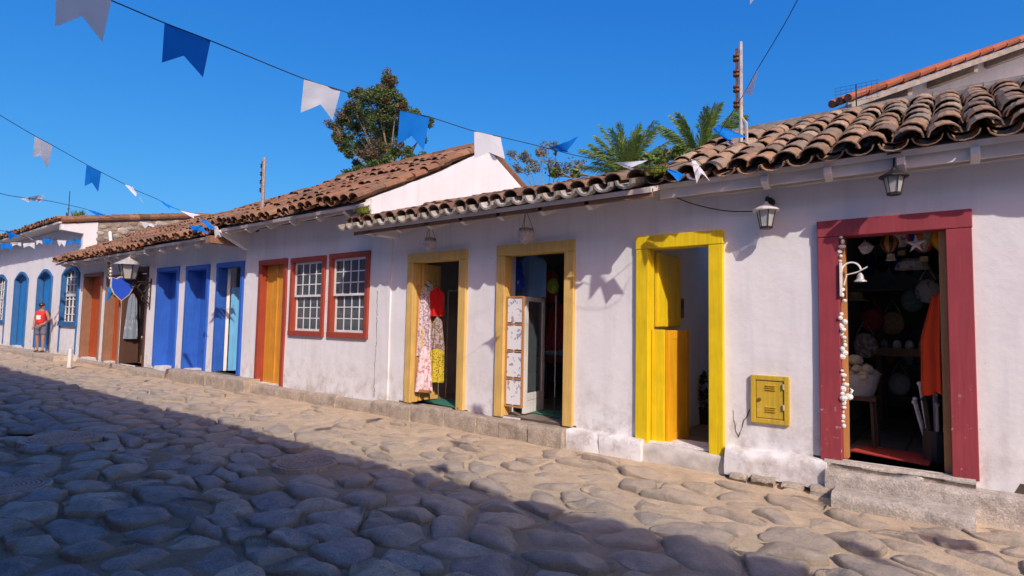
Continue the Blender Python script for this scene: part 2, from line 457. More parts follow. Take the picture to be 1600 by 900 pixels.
def tiled_roof(x0, x1, ye, ze, yr, zr, parent, mat, eave_mat=None, pitch=.215, expo=.30, L_=.42, r=.105, jitter=1.0, name='roof_tiles', wave=0.02, seedv=1, xe=None):
    rs = random.Random(seedv)
    U = Vector((0, yr-ye, zr-ze)); slope = U.length; U.normalize()
    X = Vector((1,0,0)); Nn = X.cross(U); Nn = Nn if Nn.z > 0 else -Nn
    ncol = max(2, int(round((x1-x0)/pitch))); nrow = int(slope/expo)+1
    mb = MB(); em = MB()
    for c in range(ncol):
        cx = x0+(c+.5)*(x1-x0)/ncol
        cj = rs.uniform(-.012, .012)*jitter
        ez = rs.uniform(-.03, .03)*jitter
        for rw in range(nrow):
            if rw*expo > slope-.1: continue
            sag = wave*noise.noise(Vector((cx*.7, rw*.6, seedv*3.3))) + .5*wave*noise.noise(Vector((cx*2.1, rw*1.1, seedv*5.3)))
            # pan
            ang = rs.gauss(0, .025)*jitter
            Xj = (X*math.cos(ang)+U*math.sin(ang)); Uj = (U*math.cos(ang)-X*math.sin(ang))
            b = Vector((cx-pitch/2+cj, ye, ze)) + U*(rw*expo+ez) + Nn*(sag+.075)
            if rw == 0 and eave_mat: tile(em, b-U*.07, Xj, (Uj - Nn*.03).normalized(), Nn, L_, r*.92, r*.95, -1, arch=.95, th=.026)
            else: tile(mb, b, Xj, (Uj - Nn*.03).normalized(), Nn, L_, r*.95, r*1.0, -1, arch=.72)
            # cover
            ang = rs.gauss(0, .04)*jitter
            Xj = (X*math.cos(ang)+U*math.sin(ang)); Uj = (U*math.cos(ang)-X*math.sin(ang))
            b = Vector((cx+cj+rs.gauss(0, .011)*jitter, ye, ze)) + U*(rw*expo+ez+rs.uniform(-.025, .025)*jitter-.01) + Nn*(sag+.068+rs.uniform(0, .008)*jitter)
            tile(mb, b, Xj, (Uj - Nn*(.03)).normalized(), Nn, L_, r*1.0, r*.90, 1, arch=.80)
    o = mb.build(name, mat, parent, smooth=False)
    if eave_mat: em.build('eave_tiles', eave_mat, parent)
    return o

def roof_deck(x0, x1, ye, ze, yr, zr, parent, th=.05, name='soffit'):
    U = Vector((0, yr-ye, zr-ze)).normalized(); n_ = Vector((0, -U.z, U.y))
    a = Vector((x0, ye, ze)); 
    mb = MB()
    p = [Vector((x0,ye,ze)), Vector((x0,yr,zr)), Vector((x0,yr,zr))-n_*th, Vector((x0,ye,ze))-n_*th]
    mb.prism(p, (x1-x0, 0, 0))
    return mb.build(name, M['soffit'], parent)

def rafters(xs, ye, ze, slope, parent, w=.07, h=.1, yin=.05, drop=.055):
    for x in xs:
        mb = MB()
        y0 = ye+.06
        z0 = ze+slope*.06-drop; z1 = ze+slope*(yin-ye)-drop
        mb.prism([(x-w/2,y0,z0),(x-w/2,y0,z0-h*.55),(x-w/2,y0+.1,z0-h),(x-w/2,yin,z1-h),(x-w/2,yin,z1)], (w,0,0))
        mb.build('rafter', M['soffit'], parent, bevel=.006)

def frame(parent, a, b, c, d, w, mat, name='door_frame', y0=-.035, y1=.12, sill=False, wt=None):
    wt = wt or w
    mb = MB()
    mb.box(a, a+w, y0, y1, c, d-wt-.003); mb.box(b-w, b, y0, y1, c, d-wt-.003); mb.box(a-.004, b+.004, y0-.004, y1, d-wt, d)
    if sill: mb.box(a-.004, b+.004, y0-.006, y1, c-.001, c+w)
    return mb.build(name, mat, parent, bevel=.006)

def plank_leaf(parent, a, b, c, d, y, mat, n=4, th=.035, name='door_leaf', ang=0, hinge='L', gap=.006):
    mb = MB(); W = b-a
    hx = a if hinge == 'L' else b
    ca, sa = math.cos(ang), math.sin(ang)
    sg = 1 if hinge == 'L' else -1
    def T(x, yy):
        u = (x-hx)*sg
        return (hx + sg*(u*ca - 0) + (-sg)*(yy-y)*sa*(1 if True else 1), y + u*sa + (yy-y)*ca)
    for i in range(n):
        x0 = a+W*i/n+gap/2; x1 = a+W*(i+1)/n-gap/2
        dy = .003*((i*7) % 3)
        q = [T(x0, y+dy), T(x1, y+dy), T(x1, y+dy+th), T(x0, y+dy+th)]
        mb.add([(p[0], p[1], zz) for zz in (c, d) for p in q], [(0,3,2,1),(4,5,6,7),(0,1,5,4),(1,2,6,5),(2,3,7,6),(3,0,4,7)])
    q = [T(a, y+.012), T(b, y+.012), T(b, y+th-.004), T(a, y+th-.004)]
    mb.add([(p[0], p[1], zz) for zz in (c+.002, d-.002) for p in q], [(0,3,2,1),(4,5,6,7),(0,1,5,4),(1,2,6,5),(2,3,7,6),(3,0,4,7)])
    return mb.build(name, mat, parent)

def opening(xl, xr, yt, yb):
    ym = (yt+yb)/2; xm = (xl+xr)/2
    return hy(xl, ym).x, hy(xr, ym).x, hy(xm, yb).z, hy(xm, yt).z

def room(parent, x0, x1, y0, y1, z0, z1, wallm, floorm, shell='interior'):
    mb = MB()
    mb.add([(x0,y0,z0),(x0,y1,z0),(x0,y1,z1),(x0,y0,z1)], [(0,1,2,3)])
    mb.add([(x1,y0,z0),(x1,y1,z0),(x1,y1,z1),(x1,y0,z1)], [(3,2,1,0)])
    mb.add([(x0,y1,z0),(x1,y1,z0),(x1,y1,z1),(x0,y1,z1)], [(0,1,2,3)])
    mb.add([(x0,y0,z1),(x1,y0,z1),(x1,y1,z1),(x0,y1,z1)], [(0,1,2,3)])
    mb.build(shell, wallm, parent)
    mb = MB(); mb.box(x0, x1, .0, y1, z0-.08, z0)
    mb.build('shop_floor', floorm, parent)

def body_blocks(parent, x0, x1, z1, y1=5.0, holes_room=True, name='side_walls', left=True, right=True):
    mb = MB()
    if left: mb.box(x0, x0+.2, .02, y1, 0, z1)
    if right: mb.box(x1-.2, x1, .02, y1, 0, z1)
    mb.box(x0, x1, y1, y1+.25, 0, z1)
    return mb.build(name, M['plaster'], parent)

# =========================================================== H5: yellow door + magenta door
EX5 = 3.4
xd5 = -2.92
K = opening(996, 1132, 365, 696)
Lo = opening(1281, 1524, 337, 729)
G5 = thing('white_house', 'whitewashed house with the bright yellow doorway and the large magenta doorway', 'house', ((xd5+EX5)/2, 2.5, 0), 'row of whitewashed street houses')
kw, lw = .145, .17
kh = (K[0]+.02, K[1]-.02, K[2], K[3]-.02); lh = (Lo[0]+.02, Lo[1]-.02, Lo[2], Lo[3]-.02)
gx0, gx1 = hy(1174, 622).x, hy(1234, 625).x; gz0, gz1 = hy(1204, 662).z, hy(1204, 587).z
mb = MB(); wall_front(mb, xd5, EX5, 0, 3.02, [kh, lh]); mb.build('front_wall', M['plaster'], G5, smooth=True)
body_blocks(G5, xd5, EX5, 3.0, left=False)
roof_deck(-2.45, EX5+.3, -.36, 2.965, 2.0, 4.03, G5)
mb = MB(); mb.box(-2.6, EX5, -.03, .3, 2.86, 3.05); mb.build('wall_plate', M['soffit'], G5, bevel=.01)
tiled_roof(-2.45, EX5+.3, -.44, 2.95, 2.0, 4.05, G5, M['tile_old'], seedv=5, expo=.29, jitter=1.3, wave=.035, pitch=.225, r=.11)
mb = MB()
for i in range(14):
    x = -2.4+i*.44; a = rnd(-.01, .02)
    mb.tube([(x, 2.02+a, 4.10+a), (x+.47, 2.02, 4.115)], [.12, .105], 10)
mb.box(-2.42, EX5+.3, 1.9, 2.14, 3.98, 4.13)
mb.build('ridge_cap', M['cement'], G5)
back = MB(); back.prism([(.9,2.0,4.05),(.9,5.3,3.0),(.9,5.3,2.9),(.9,2.0,3.95)], (EX5-.6,0,0)); back.build('rear_roof', M['tile_old'], G5)  # left part of the rear roof omitted: light well added behind the hall
rafters([hy(px, 250, -.3).x for px in (1196, 1294, 1408, 1524)]+[.9, 1.5, 2.1], -.42, 2.94, .46, G5, w=.06, h=.11)
mb = MB(); mb.box(-2.45, EX5+.3, -.30, -.275, 2.83, 2.935); mb.build('fascia_board', M['soffit'], G5, bevel=.004)
# yellow doorway
frame(G5, K[0], K[1], K[2]-.03, K[3], kw, M['yellow'], y0=-.05)
za = hy(1030, 515, .1).z
ki = K[0]+kw; kr = K[1]-kw
def leafbox(parent, pts, z0, z1, mat, name, th=.035):
    # pts plan polyline of two points
    (xa, ya), (xb, yb) = pts
    d = Vector((xb-xa, yb-ya, 0)); n_ = Vector((-d.y, d.x, 0)).normalized()*th/2
    mb = MB(); c = Vector(((xa+xb)/2, (ya+yb)/2, (z0+z1)/2))
    mb.obox(c, d/2, n_, Vector((0,0,(z1-z0)/2)))
    # raised stiles
    dn = d.normalized(); w = d.length
    if w > .25:
        for s_ in (-1, 1):
            mb.obox(c+dn*(w/2-.04)*s_, dn*.038, n_*1.35, Vector((0,0,(z1-z0)/2-.003)))
        for zz in (z0+.05, z1-.05): mb.obox(Vector((c.x, c.y, zz)), dn*(w/2-.08), n_*1.3, Vector((0,0,.045)))
    return mb.build(name, mat, parent, bevel=.004)
leafbox(G5, ((ki+.005, .05), (ki+.15, .06)), K[2]-.02, za, M['yellow'], 'lower_door_leaf')
leafbox(G5, ((ki+.165, .085), (ki+.19, .60)), K[2]-.02, za-.005, M['orange'], 'lower_door_leaf')
leafbox(G5, ((ki+.01, .15), (ki+.03, .75)), za+.03, K[3]-kw-.02, M['yellow'], 'upper_door_leaf')
xa_, xb_ = ki-.02, kr+.3
mb = MB()
mb.box(xa_-.06, xa_, .34, 3.6, K[2]-.02, 2.86); mb.box(xb_, xb_+.06, .34, 3.6, K[2]-.02, 2.86)
mb.box(xa_-.06, xb_+.06, 3.6, 3.7, K[2]-.02, 2.86); mb.box(xa_, xb_, .34, 1.7, 2.7, 2.78)  # ceiling stops short, opening added so daylight brightens the hall
mb.build('hallway', M['hall_white'], G5)
mb = MB(); mb.box(xa_, xb_, .0, 3.6, K[2]-.1, K[2]-.02); mb.build('hall_floor', M['floor_hall'], G5)
# magenta doorway
frame(G5, Lo[0], Lo[1], Lo[2]-.02, Lo[3], lw, M['magenta'], y0=-.05, wt=.15)
mb = MB(); mb.box(Lo[0]+lw+.002, Lo[0]+lw+.035, .03, .15, Lo[2], Lo[3]-.155); mb.box(Lo[1]-lw-.05, Lo[1]-lw-.002, .03, .15, Lo[2], Lo[3]-.155)
mb.build('inner_frame', M['orangewood'], G5)
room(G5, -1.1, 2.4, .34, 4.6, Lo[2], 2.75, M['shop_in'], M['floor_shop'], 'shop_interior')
# sills and plinth
def slab_mesh(x0, x1, y0, y1, z0, z1, seed=0, amp=.012, step=.09):
    mb = MB(); nx = max(2, int((x1-x0)/step)); rows = []
    prof = [(y1, z1), (y0+.06, z1), (y0+.03, z1-.004), (y0+.010, z1-.018), (y0, z1-.045), (y0, (z0+z1)/2+.03), (y0, (z0+z1)/2-.03), (y0-.004, z0)]
    vs = []
    for i in range(nx+1):
        x = x0+(x1-x0)*i/nx
        for (y, z) in prof:
            k = Vector((x*3+seed, y*5, z*6))
            dd = noise.noise(k)*amp + noise.noise(k*3.3)*amp*.5 + noise.noise(k*8)*amp*.2
            e = 0 if 0 < i < nx else .003
            vs.append((x+(e if i == 0 else -e if i == nx else 0), y+dd*(1 if y < y1 else 0), z+dd*.8*(1 if y < y1 else 0)))
    m_ = len(prof); fs = []
    for i in range(nx):
        for j in range(m_-1): fs.append((i*m_+j, (i+1)*m_+j, (i+1)*m_+j+1, i*m_+j+1)[::-1])
    A_ = vs[:m_]+[(x0, y1, z0)]; B_ = vs[nx*m_:nx*m_+m_]+[(x1, y1, z0)]
    o1 = len(vs); vs += A_; o2 = len(vs); vs += B_
    fs.append(tuple(range(o1, o1+m_+1))); fs.append(tuple(range(o2, o2+m_+1))[::-1])
    mb.add(vs, fs); return mb
zL = Lo[2]
slab_mesh(Lo[0]+.03, Lo[1]-.02, -.085, .3, zL-.12, zL-.004, 3, .006).build('door_sill', M['slab'], G5, smooth=True)
slab_mesh(Lo[0]+.05, Lo[1]+.35, -.17, .05, .0, zL-.075, 4, .010).build('sill_course', M['slab'], G5, smooth=True)
slab_mesh(Lo[0]+.14, Lo[1]-.03, -.44, -.17, -.06, zL-.20, 5, .02).build('door_step', M['slab'], G5, smooth=True)
slab_mesh(K[0]-.02, K[1]+.03, -.085, .3, .02, K[2]-.015, 8, .02).build('door_sill', M['cement_pale'], G5, smooth=True)
xk = hy(888, 660).x
slab_mesh(K[1]+.03, Lo[0]+.06, -.12, .02, .10, zL-.02, 9, .05).build('plinth', M['plaster'], G5, smooth=True)
slab_mesh(K[1]+.09, Lo[0]+.03, -.07, .02, .0, .15, 12, .05).build('plinth_footing', M['sand'], G5, smooth=True)
for i, (xx, ww) in enumerate([(K[1]+.1,.16),(K[1]+.3,.2),(K[1]+.56,.18),(K[1]+.8,.14)]):
    slab_mesh(xx, xx+ww, -.2, .0, .0, .12+.02*(i%2), 14+i, .03, .05).build('footing_stone', M['stonekerb'], G5, smooth=True)
slab_mesh(Lo[1]+.3, EX5, -.12, .02, .0, zL-.09, 11, .05).build('plinth', M['plaster'], G5, smooth=True)

# =========================================================== H4: two pale yellow shop doors
xd4 = hy(611, 480).x
I = opening(637, 729, 394, 634); J = opening(777, 898, 380, 657)
G4 = thing('white_house', 'low whitewashed house with two pale yellow shop doorways and limed eave tiles', 'house', ((xd4+xd5)/2, 2.5, 0), 'row of whitewashed street houses')
ih = (I[0]+.02, I[1]-.02, I[2], I[3]-.02); jh = (J[0]+.02, J[1]-.02, J[2], J[3]-.02)
mb = MB(); wall_front(mb, xd4, xd5, 0, 2.99, [ih, jh], Y=.0); mb.build('front_wall', M['plaster'], G4, smooth=True)
body_blocks(G4, xd4, xd5+.2, 2.95)
Z4 = 2.89; YE4 = -.65; ZR4 = 3.72
roof_deck(xd4-.25, -2.42, YE4+.05, Z4, 2.0, ZR4-.02, G4)
tiled_roof(xd4-.3, -2.45, YE4, Z4+.01, 2.0, ZR4, G4, M['tile_h4'], M['tile_eave'], seedv=9, jitter=1.1, wave=.03, pitch=.225, r=.11)
mb = MB(); mb.box(xd4-.25, -2.42, 1.9, 2.1, ZR4-.05, ZR4+.10); mb.build('ridge_cap', M['mortar'], G4)
back = MB(); back.prism([(xd4,2.0,ZR4),(xd4,5.3,2.9),(xd4,5.3,2.8),(xd4,2.0,ZR4-.1)], (xd5-xd4,0,0)); back.build('rear_roof', M['tile_old'], G4)
rafters([xd4+.1+i*.62 for i in range(7)], YE4+.03, Z4, .33, G4, w=.06, h=.09)
mb = MB(); mb.box(xd4-.25, -2.42, YE4+.09, YE4+.115, Z4-.09, Z4-.0); mb.build('fascia_board', M['brown'], G4)
for OO in (I, J): frame(G4, OO[0], OO[1], OO[2]-.01, OO[3], .135, M['shopyellow'], y0=-.045)
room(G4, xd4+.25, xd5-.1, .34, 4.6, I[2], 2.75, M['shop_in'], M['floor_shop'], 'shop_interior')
# kerb stones along the foot of the wall
def kerb(parent, px_list, mat, y0=-.19, zt=None, zb=.0, name='kerb_stone', seed=0):
    for i in range(len(px_list)-1):
        p0, p1 = px_list[i], px_list[i+1]
        x0 = hz(p0[0], p0[1], .28).x if False else p0; x1 = p1
        z = zt if not callable(zt) else zt((x0+x1)/2)
        o = slab_mesh(x0+.003, x1-.003, y0+rnd(-.02, .02), .015, zb-.06, z+rnd(-.018, .012), seed+i*3.7, .028).build(name, mat, parent, smooth=True)
def wx(px, py): return hy(px, py, -.1).x
kerb(G4, [wx(588,632), wx(648,640), wx(700,648), wx(750,655), wx(785,660)], M['stonekerb'], zt=I[2]-.01, seed=1)
kerb(G4, [wx(785,660), wx(833,666), wx(886,674)], M['stonekerb'], y0=-.2, zt=J[2]-.01, seed=20)
kerb(G4, [wx(886,674), wx(938,680), wx(1004,690)], M['plaster'], y0=-.13, zt=J[2]-.02, seed=30)

# =========================================================== H3: red door and two sash windows
xd3 = hy(384, 480).x
G = opening(405, 449, 406, 600)
W1 = opening(457.5, 511, 402, 525); W2 = opening(518, 580, 395, 528)
G3 = thing('white_house', 'white house with an ochre door in a red frame and two red framed sash windows', 'house', ((xd4+xd3)/2, 2.5, 0), 'row of whitewashed street houses')
mb = MB(); wall_front(mb, xd3, xd4, 0, 3.3, [(o[0]+.02, o[1]-.02, o[2]+(.02 if k else 0), o[3]-.02) for k, o in enumerate((G, W1, W2))], Y=-.03); mb.build('front_wall', M['plaster'], G3, smooth=True)
Z3 = 3.25; YE3 = -.71; YR3 = 2.1; ZR3 = 4.72
mb = MB(); mb.box(xd4-.02, xd4, -.026, .3, 0, 3.2); mb.build('wall_end', M['plaster'], G3)
body_blocks(G3, xd3, xd4, 3.2, y1=5.0)
roof_deck(xd3, xd4+.1, YE3+.05, Z3-.02, YR3, ZR3-.03, G3)
tiled_roof(xd3, xd4+.1, YE3, Z3, YR3, ZR3, G3, M['tile_red'], seedv=13, jitter=1.8, wave=.06, pitch=.22)
# side wall over the neighbour roof on the left
mb = MB(); mb.prism([(xd3+.001,-.1,2.9),(xd3+.001,-.7,3.2),(xd3+.001,YR3,ZR3-.12),(xd3+.001,4.6,3.3),(xd3+.001,4.6,2.9)], (.15,0,0)); mb.build('side_gable', M['plaster'], G3)
# gable wall standing against the lower neighbour roof
gp = [(xd4, YE3+.45, Z3-.1), (xd4, YR3, ZR3-.12), (xd4, 4.6, 3.5), (xd4, 4.6, 2.6), (xd4, YE3+.45, 2.6)]
mb = MB(); mb.prism([(xd4-.02,-.55,2.8),(xd4-.02,-.55,3.32),(xd4-.02,1.0,4.10),(xd4-.02,YR3-.12,4.68),(xd4-.02,YR3+.12,4.66),(xd4-.02,4.4,3.6),(xd4-.02,4.4,2.8)], (.16,0,0)); mb.build('gable_wall', M['plaster'], G3)
mb = MB()
for i in range(8):
    y = YR3+.05+i*.34
    mb.tube([(xd4+.06, y, 4.78-i*.165), (xd4+.06, y+.4, 4.60-i*.165)], [.1, .085], 8)
mb.build('verge_tiles', M['tile_red'], G3)
mb = MB(); 
for i in range(12):
    x = xd3+i*.4
    mb.tube([(x, YR3, ZR3+.10+rnd(-.01,.015)), (x+.42, YR3, ZR3+.115)], [.12, .1], 8)
mb.build('ridge_cap', M['tile_red'], G3)
rafters([xd3+.3+i*.75 for i in range(6)], YE3+.03, Z3-.02, .51, G3)
mb = MB(); mb.box(xd3-.1, xd4+.08, YE3+.2, YE3+.23, Z3-.07, Z3+.05); mb.build('fascia_board', M['soffit'], G3)
back = MB(); back.prism([(xd3,YR3,ZR3),(xd3,5.2,3.1),(xd3,5.2,3.0),(xd3,YR3,ZR3-.1)], (xd4-xd3,0,0)); back.build('rear_roof', M['tile_old'], G3)
frame(G3, G[0], G[1], G[2]-.02, G[3], .10, M['redbrown'], y0=-.065, y1=.10)
dl = plank_leaf(G3, G[0]+.10, G[1]-.10, G[2]-.01, G[3]-.105, .07, M['ochre'], 4)
mb = MB(); mb.box((G[0]+G[1])/2-.012, (G[0]+G[1])/2+.012, .052, .08, G[2], G[3]-.11); mb.build('cover_strip', M['ochre'], dl)
mb = MB(); mb.ball((G[1]-.16, .045, 1.35), .022, 8); mb.build('door_handle', M['brass'], dl)
def sash(parent, o, curtain=True):
    a, b, c, d = o
    fr = frame(parent, a, b, c, d, .085, M['redbrown'], 'window_frame', y0=-.075, y1=.08, sill=True)
    a += .088; b -= .088; c += .088; d -= .088
    zm = (c+d)/2+.01
    for (z0, z1, y) in ((zm-.02, d, -.02), (c, zm+.02, .02)):
        mb = MB(); w = .038
        mb.box(a, a+w, y, y+.03, z0, z1); mb.box(b-w, b, y, y+.03, z0, z1); mb.box(a+w, b-w, y-.002, y+.028, z1-w, z1); mb.box(a+w, b-w, y-.002, y+.028, z0, z0+w)
        for i in range(1, 4):
            x = a+w+(b-a-2*w)*i/4; mb.box(x-.009, x+.009, y+.004, y+.024, z0+w, z1-w)
        for i in range(1, 3):
            z = z0+w+(z1-z0-2*w)*i/3; mb.box(a+w, b-w, y+.006, y+.022, z-.009, z+.009)
        mb.build('sash', M['white'], fr)
        g_ = MB(); g_.box(a+.01, b-.01, y+.012, y+.016, z0+.01, z1-.01); g_.build('window_pane', M['glass'], fr)
    mb = MB(); n = 40
    for i in range(n):
        x0 = a+(b-a)*i/n; x1 = a+(b-a)*(i+1)/n
        y0 = .16+.02*math.sin(i*1.3); y1 = .16+.02*math.sin((i+1)*1.3)
        mb.add([(x0,y0,c),(x1,y1,c),(x1,y1,zm-.0),(x0,y0,zm-.0)], [(0,1,2,3)])
    mb.build('curtain', M['curtain'], fr)
    mb = MB(); mb.box(a-.1, b+.1, .6, .62, c-.2, d+.2); mb.box(a-.12, a-.1, .3, .6, c-.2, d+.2); mb.box(b+.1, b+.12, .3, .6, c-.2, d+.2)
    mb.build('dark_room', M['shop_in'], fr)
M['curtain'] = clothmat('curtain_white', (.72,.71,.70), .2)
sash(G3, W1); sash(G3, W2)
def wk(px, py): return hy(px, py, -.12).x
kerb(G3, [wk(396,600), wk(435,606), wk(480,613), wk(528,620), wk(588,632)], M['stonekerb'], y0=-.17, zt=G[2]-.02, seed=40)

# =========================================================== H2: brown, shop and blue doors
xd2 = hy(121, 480).x
A2 = opening(129, 158, 427, 560); B2 = opening(164.5, 188.5, 430, 566); C2 = opening(191, 229, 419, 571)
D2 = opening(243.5, 277.5, 418, 574); E2 = opening(289, 325, 415, 578); F2 = opening(337, 379, 410, 583)
G2 = thing('white_house', 'long low white house with two brown doors and three royal blue doorways', 'house', ((xd2+xd3)/2, 2.5, 0), 'row of whitewashed street houses')
h2 = [(o[0]+.02, o[1]-.02, o[2], o[3]-.02) for o in (A2, B2, C2, D2, E2, F2)]
mb = MB(); wall_front(mb, xd2, xd3, 0, 3.2, h2, step=.4, depth=.4); mb.build('front_wall', M['plaster'], G2, smooth=True)
body_blocks(G2, xd2, xd3, 3.1, y1=5.0)
Z2 = 3.12; YE2 = -.64
xs2 = -15.2
roof_deck(xd2-.2, xs2, YE2+.05, Z2-.02, 1.6, Z2+1.12, G2)
tiled_roof(xd2-.2, xs2, YE2, Z2, 1.6, Z2+1.15, G2, M['tile_red'], seedv=21, jitter=1.5, wave=.05)
roof_deck(xs2, xd3+.02, YE2+.02, Z2+.02, 2.3, 4.62, G2)
tiled_roof(xs2, xd3, YE2-.05, Z2+.05, 2.3, 4.68, G2, M['tile_red'], seedv=23, jitter=1.5, wave=.05)
rafters([xd2+.4+i*.9 for i in range(12)], YE2+.03, Z2-.03, .5, G2)
mb = MB(); mb.box(xd2-.2, xd3-.1, YE2+.2, YE2+.23, Z2-.07, Z2+.03); mb.build('fascia_board', M['soffit'], G2)
mb = MB(); mb.prism([(xs2,1.5,4.2),(xs2,2.3,4.62),(xs2,2.3,4.82),(xs2,1.5,4.40)], (.25,0,0)); mb.build('verge_mortar', M['plaster'], G2)
mb = MB(); mb.box(xd3-.25, xd3-.05, -.75, .05, 2.98, 3.12); mb.build('beam_end', M['brown'], G2)
p = hy(174, 384, .6); q = hy(171, 352, .75)
mb = MB(); mb.tube([p, q], .05, 8); mb.build('vent_pipe', M['white'], G2)
U = [(A2,'brown','rust'),(B2,'brown','rust')]
for o, fm, lm in U:
    frame(G2, o[0], o[1], o[2]-.01, o[3], .09, M['brown'], y0=-.04, y1=.36)
    plank_leaf(G2, o[0]+.09, o[1]-.09, o[2], o[3]-.1, .19, M[lm], 3)
for o in (D2, E2):
    frame(G2, o[0], o[1], o[2]-.01, o[3], .10, M['blue'], y0=-.04, y1=.34)
    lf = plank_leaf(G2, o[0]+.10, o[1]-.10, o[2], o[3]-.11, .28, M['blue'], 4)
    mb = MB(); mb.ball((o[1]-.2, .265, 1.3), .03, 8); mb.build('door_handle', M['steel'], lf)
frame(G2, F2[0], F2[1], F2[2]-.01, F2[3], .10, M['blue'], y0=-.04, y1=.16)
leafbox(G2, ((F2[0]+.105, .165), (F2[0]+.14, .22)), F2[2], F2[3]-.11, M['white'], 'door_edge')
leafbox(G2, ((F2[0]+.15, .24), (F2[0]+.30, .62)), F2[2], 2.2, M['skyblue'], 'door_leaf')
frame(G2, C2[0], C2[1], C2[2]-.01, C2[3], .085, M['brown_dk'], y0=-.03, y1=.41)
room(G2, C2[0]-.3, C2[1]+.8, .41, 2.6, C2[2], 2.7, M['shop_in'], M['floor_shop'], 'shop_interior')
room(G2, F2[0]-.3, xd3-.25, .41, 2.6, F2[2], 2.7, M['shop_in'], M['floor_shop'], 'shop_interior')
kerb(G2, [wk(270,581), wk(300,584), wk(335,588), wk(366,594), wk(396,600)], M['stonekerb'], y0=-.30, zt=F2[2]-.03, seed=60)
kerb(G2, [wk(215,576), wk(243,579), wk(270,581)], M['stonekerb'], y0=-.34, zt=.22, seed=70)
kerb(G2, [wk(120,563), wk(140,565), wk(163,568), wk(190,572), wk(215,576)], M['stonekerb'], y0=-.14, zt=.2, seed=80)

# =========================================================== H1: arched blue doors
x1a = -42.0; xd1 = xd2
G1 = thing('white_house', 'tall white house with arched blue doors and windows at the row end', 'house', ((x1a+xd1)/2, 2.5, 0), 'row of whitewashed street houses')
Aw = opening(97, 124, 414, 503); D1a = opening(21.5, 42, 425, 541); D1b = opening(57.5, 80, 421, 545); Aw2 = opening(-7, 10, 429, 500)
hs = [(o[0]+.05, o[1]-.05, o[2], o[3]-.02) for o in (Aw2, D1a, D1b, Aw)]
wid = D1b[1]-D1b[0]
extra = []
for k in range(2):
    xx = Aw2[0]-1.9-k*2.0; extra.append((xx, xx+1.1, .3, 2.9))
mb = MB(); wall_front(mb, x1a, xd1, 0, 4.42, hs, step=.5)
def arch_pts(a, b, zs, rise, n=10):
    return [(a+(b-a)*i/n, zs+rise*math.sin(math.pi*i/n)) for i in range(n+1)]
for (a, b, c, d) in hs:
    ap = arch_pts(a, b, d-.28, .28)
    half = len(ap)//2
    for pts in (ap[:half+1]+[(a, d)], ap[half:]+[(b, d)]):
        mb.prism([(x, -.002, z) for x, z in pts], (0, .3, 0))
mb.build('front_wall', M['plaster'], G1, smooth=False)
body_blocks(G1, x1a, xd1, 4.4, y1=6)
def arch_frame(parent, o, w, mat, window=False):
    a, b, c, d = o; z_s = d-.30
    outer = [(a, c)]+arch_pts(a, b, z_s, .30)+[(b, c)]
    inner = [(a+w, c)]+arch_pts(a+w, b-w, z_s, .30-w*.8)+[(b-w, c)]
    mb = MB(); n = len(outer)
    vs = [(x, -.05, z) for x, z in outer]+[(x, -.05, z) for x, z in inner]+[(x, .12, z) for x, z in inner]+[(x, .02, z) for x, z in outer]
    fs = []
    for i in range(n-1):
        fs += [(i, i+1, n+i+1, n+i), (n+i, n+i+1, 2*n+i+1, 2*n+i), (3*n+i, 3*n+i+1, i+1, i)]
    mb.add(vs, fs)
    if window: mb.box(a-.02, b+.02, -.07, .1, c-.14, c)
    fr = mb.build('window_frame' if window else 'door_frame', mat, parent)
    pts = [(a+w, c)]+arch_pts(a+w, b-w, z_s, .30-w*.8)+[(b-w, c)]
    if window:
        g_ = MB(); g_.prism([(x, .12, z) for x, z in pts], (0,.02,0)); g_.build('window_pane', M['darkpane'], fr)
        g_ = MB(); n_ = 4
        for i in range(n_+1):
            x = a+w+(b-a-2*w)*i/n_; g_.box(x-.02, x+.02, .07, .10, c, d-.14)
        for i in range(8):
            z = c+(d-c-.15)*i/7; g_.box(a+w, b-w, .075, .105, z-.018, z+.018)
        z = (c+d)/2-.05; g_.box(a+w, b-w, .06, .11, z-.05, z+.05)
        g_.build('window_grid', M['white'], fr)
    else:
        g_ = MB(); g_.prism([(x, .14, z) for x, z in pts], (0,.05,0)); g_.box((a+b)/2-.012, (a+b)/2+.012, .125, .15, c, d-.16)
        g_.build('door_leaf', M['cblue'], fr)
    return fr
M['darkpane'] = simple('dark_pane', (.05,.055,.06), .15, .1)
arch_frame(G1, Aw, .16, M['cblue_dk'], True); arch_frame(G1, Aw2, .16, M['cblue_dk'], True)
arch_frame(G1, D1a, .13, M['cblue_dk']); arch_frame(G1, D1b, .13, M['cblue_dk'])
mb = MB()
for o in (Aw, Aw2):
    for x in (o[0]+.03, o[1]-.03): mb.box(x-.03, x+.03, -.035, .02, .3, o[2]-.14)
mb.build('apron_strip', M['cblue_dk'], G1)
Z1 = 4.42; YE1 = -.7
roof_deck(x1a, xd1+.1, YE1+.05, Z1-.02, 3.5, Z1+.76, G1)
tiled_roof(x1a, xd1+.15, YE1, Z1, 3.5, Z1+.80, G1, M['tile_red'], seedv=31, jitter=1.2, wave=.03)
mb = MB(); mb.prism([(xd1+.01,-.6,4.15),(xd1+.01,-.6,4.32),(xd1+.01,.35,4.52),(xd1+.01,.35,3.2),(xd1+.01,-.02,3.2),(xd1+.01,-.02,4.1)], (.2,0,0)); mb.build('gable_corner', M['plaster'], G1)
mb = MB(); mb.prism([(xd1,.35,3.2),(xd1,.35,4.5),(xd1,3.5,5.12),(xd1,7,4.7),(xd1,7,3.2)], (.2,0,0)); rw = mb.build('rubble_gable', M['rubble'], G1)
rs = random.Random(5); mb = MB(); used_ = []
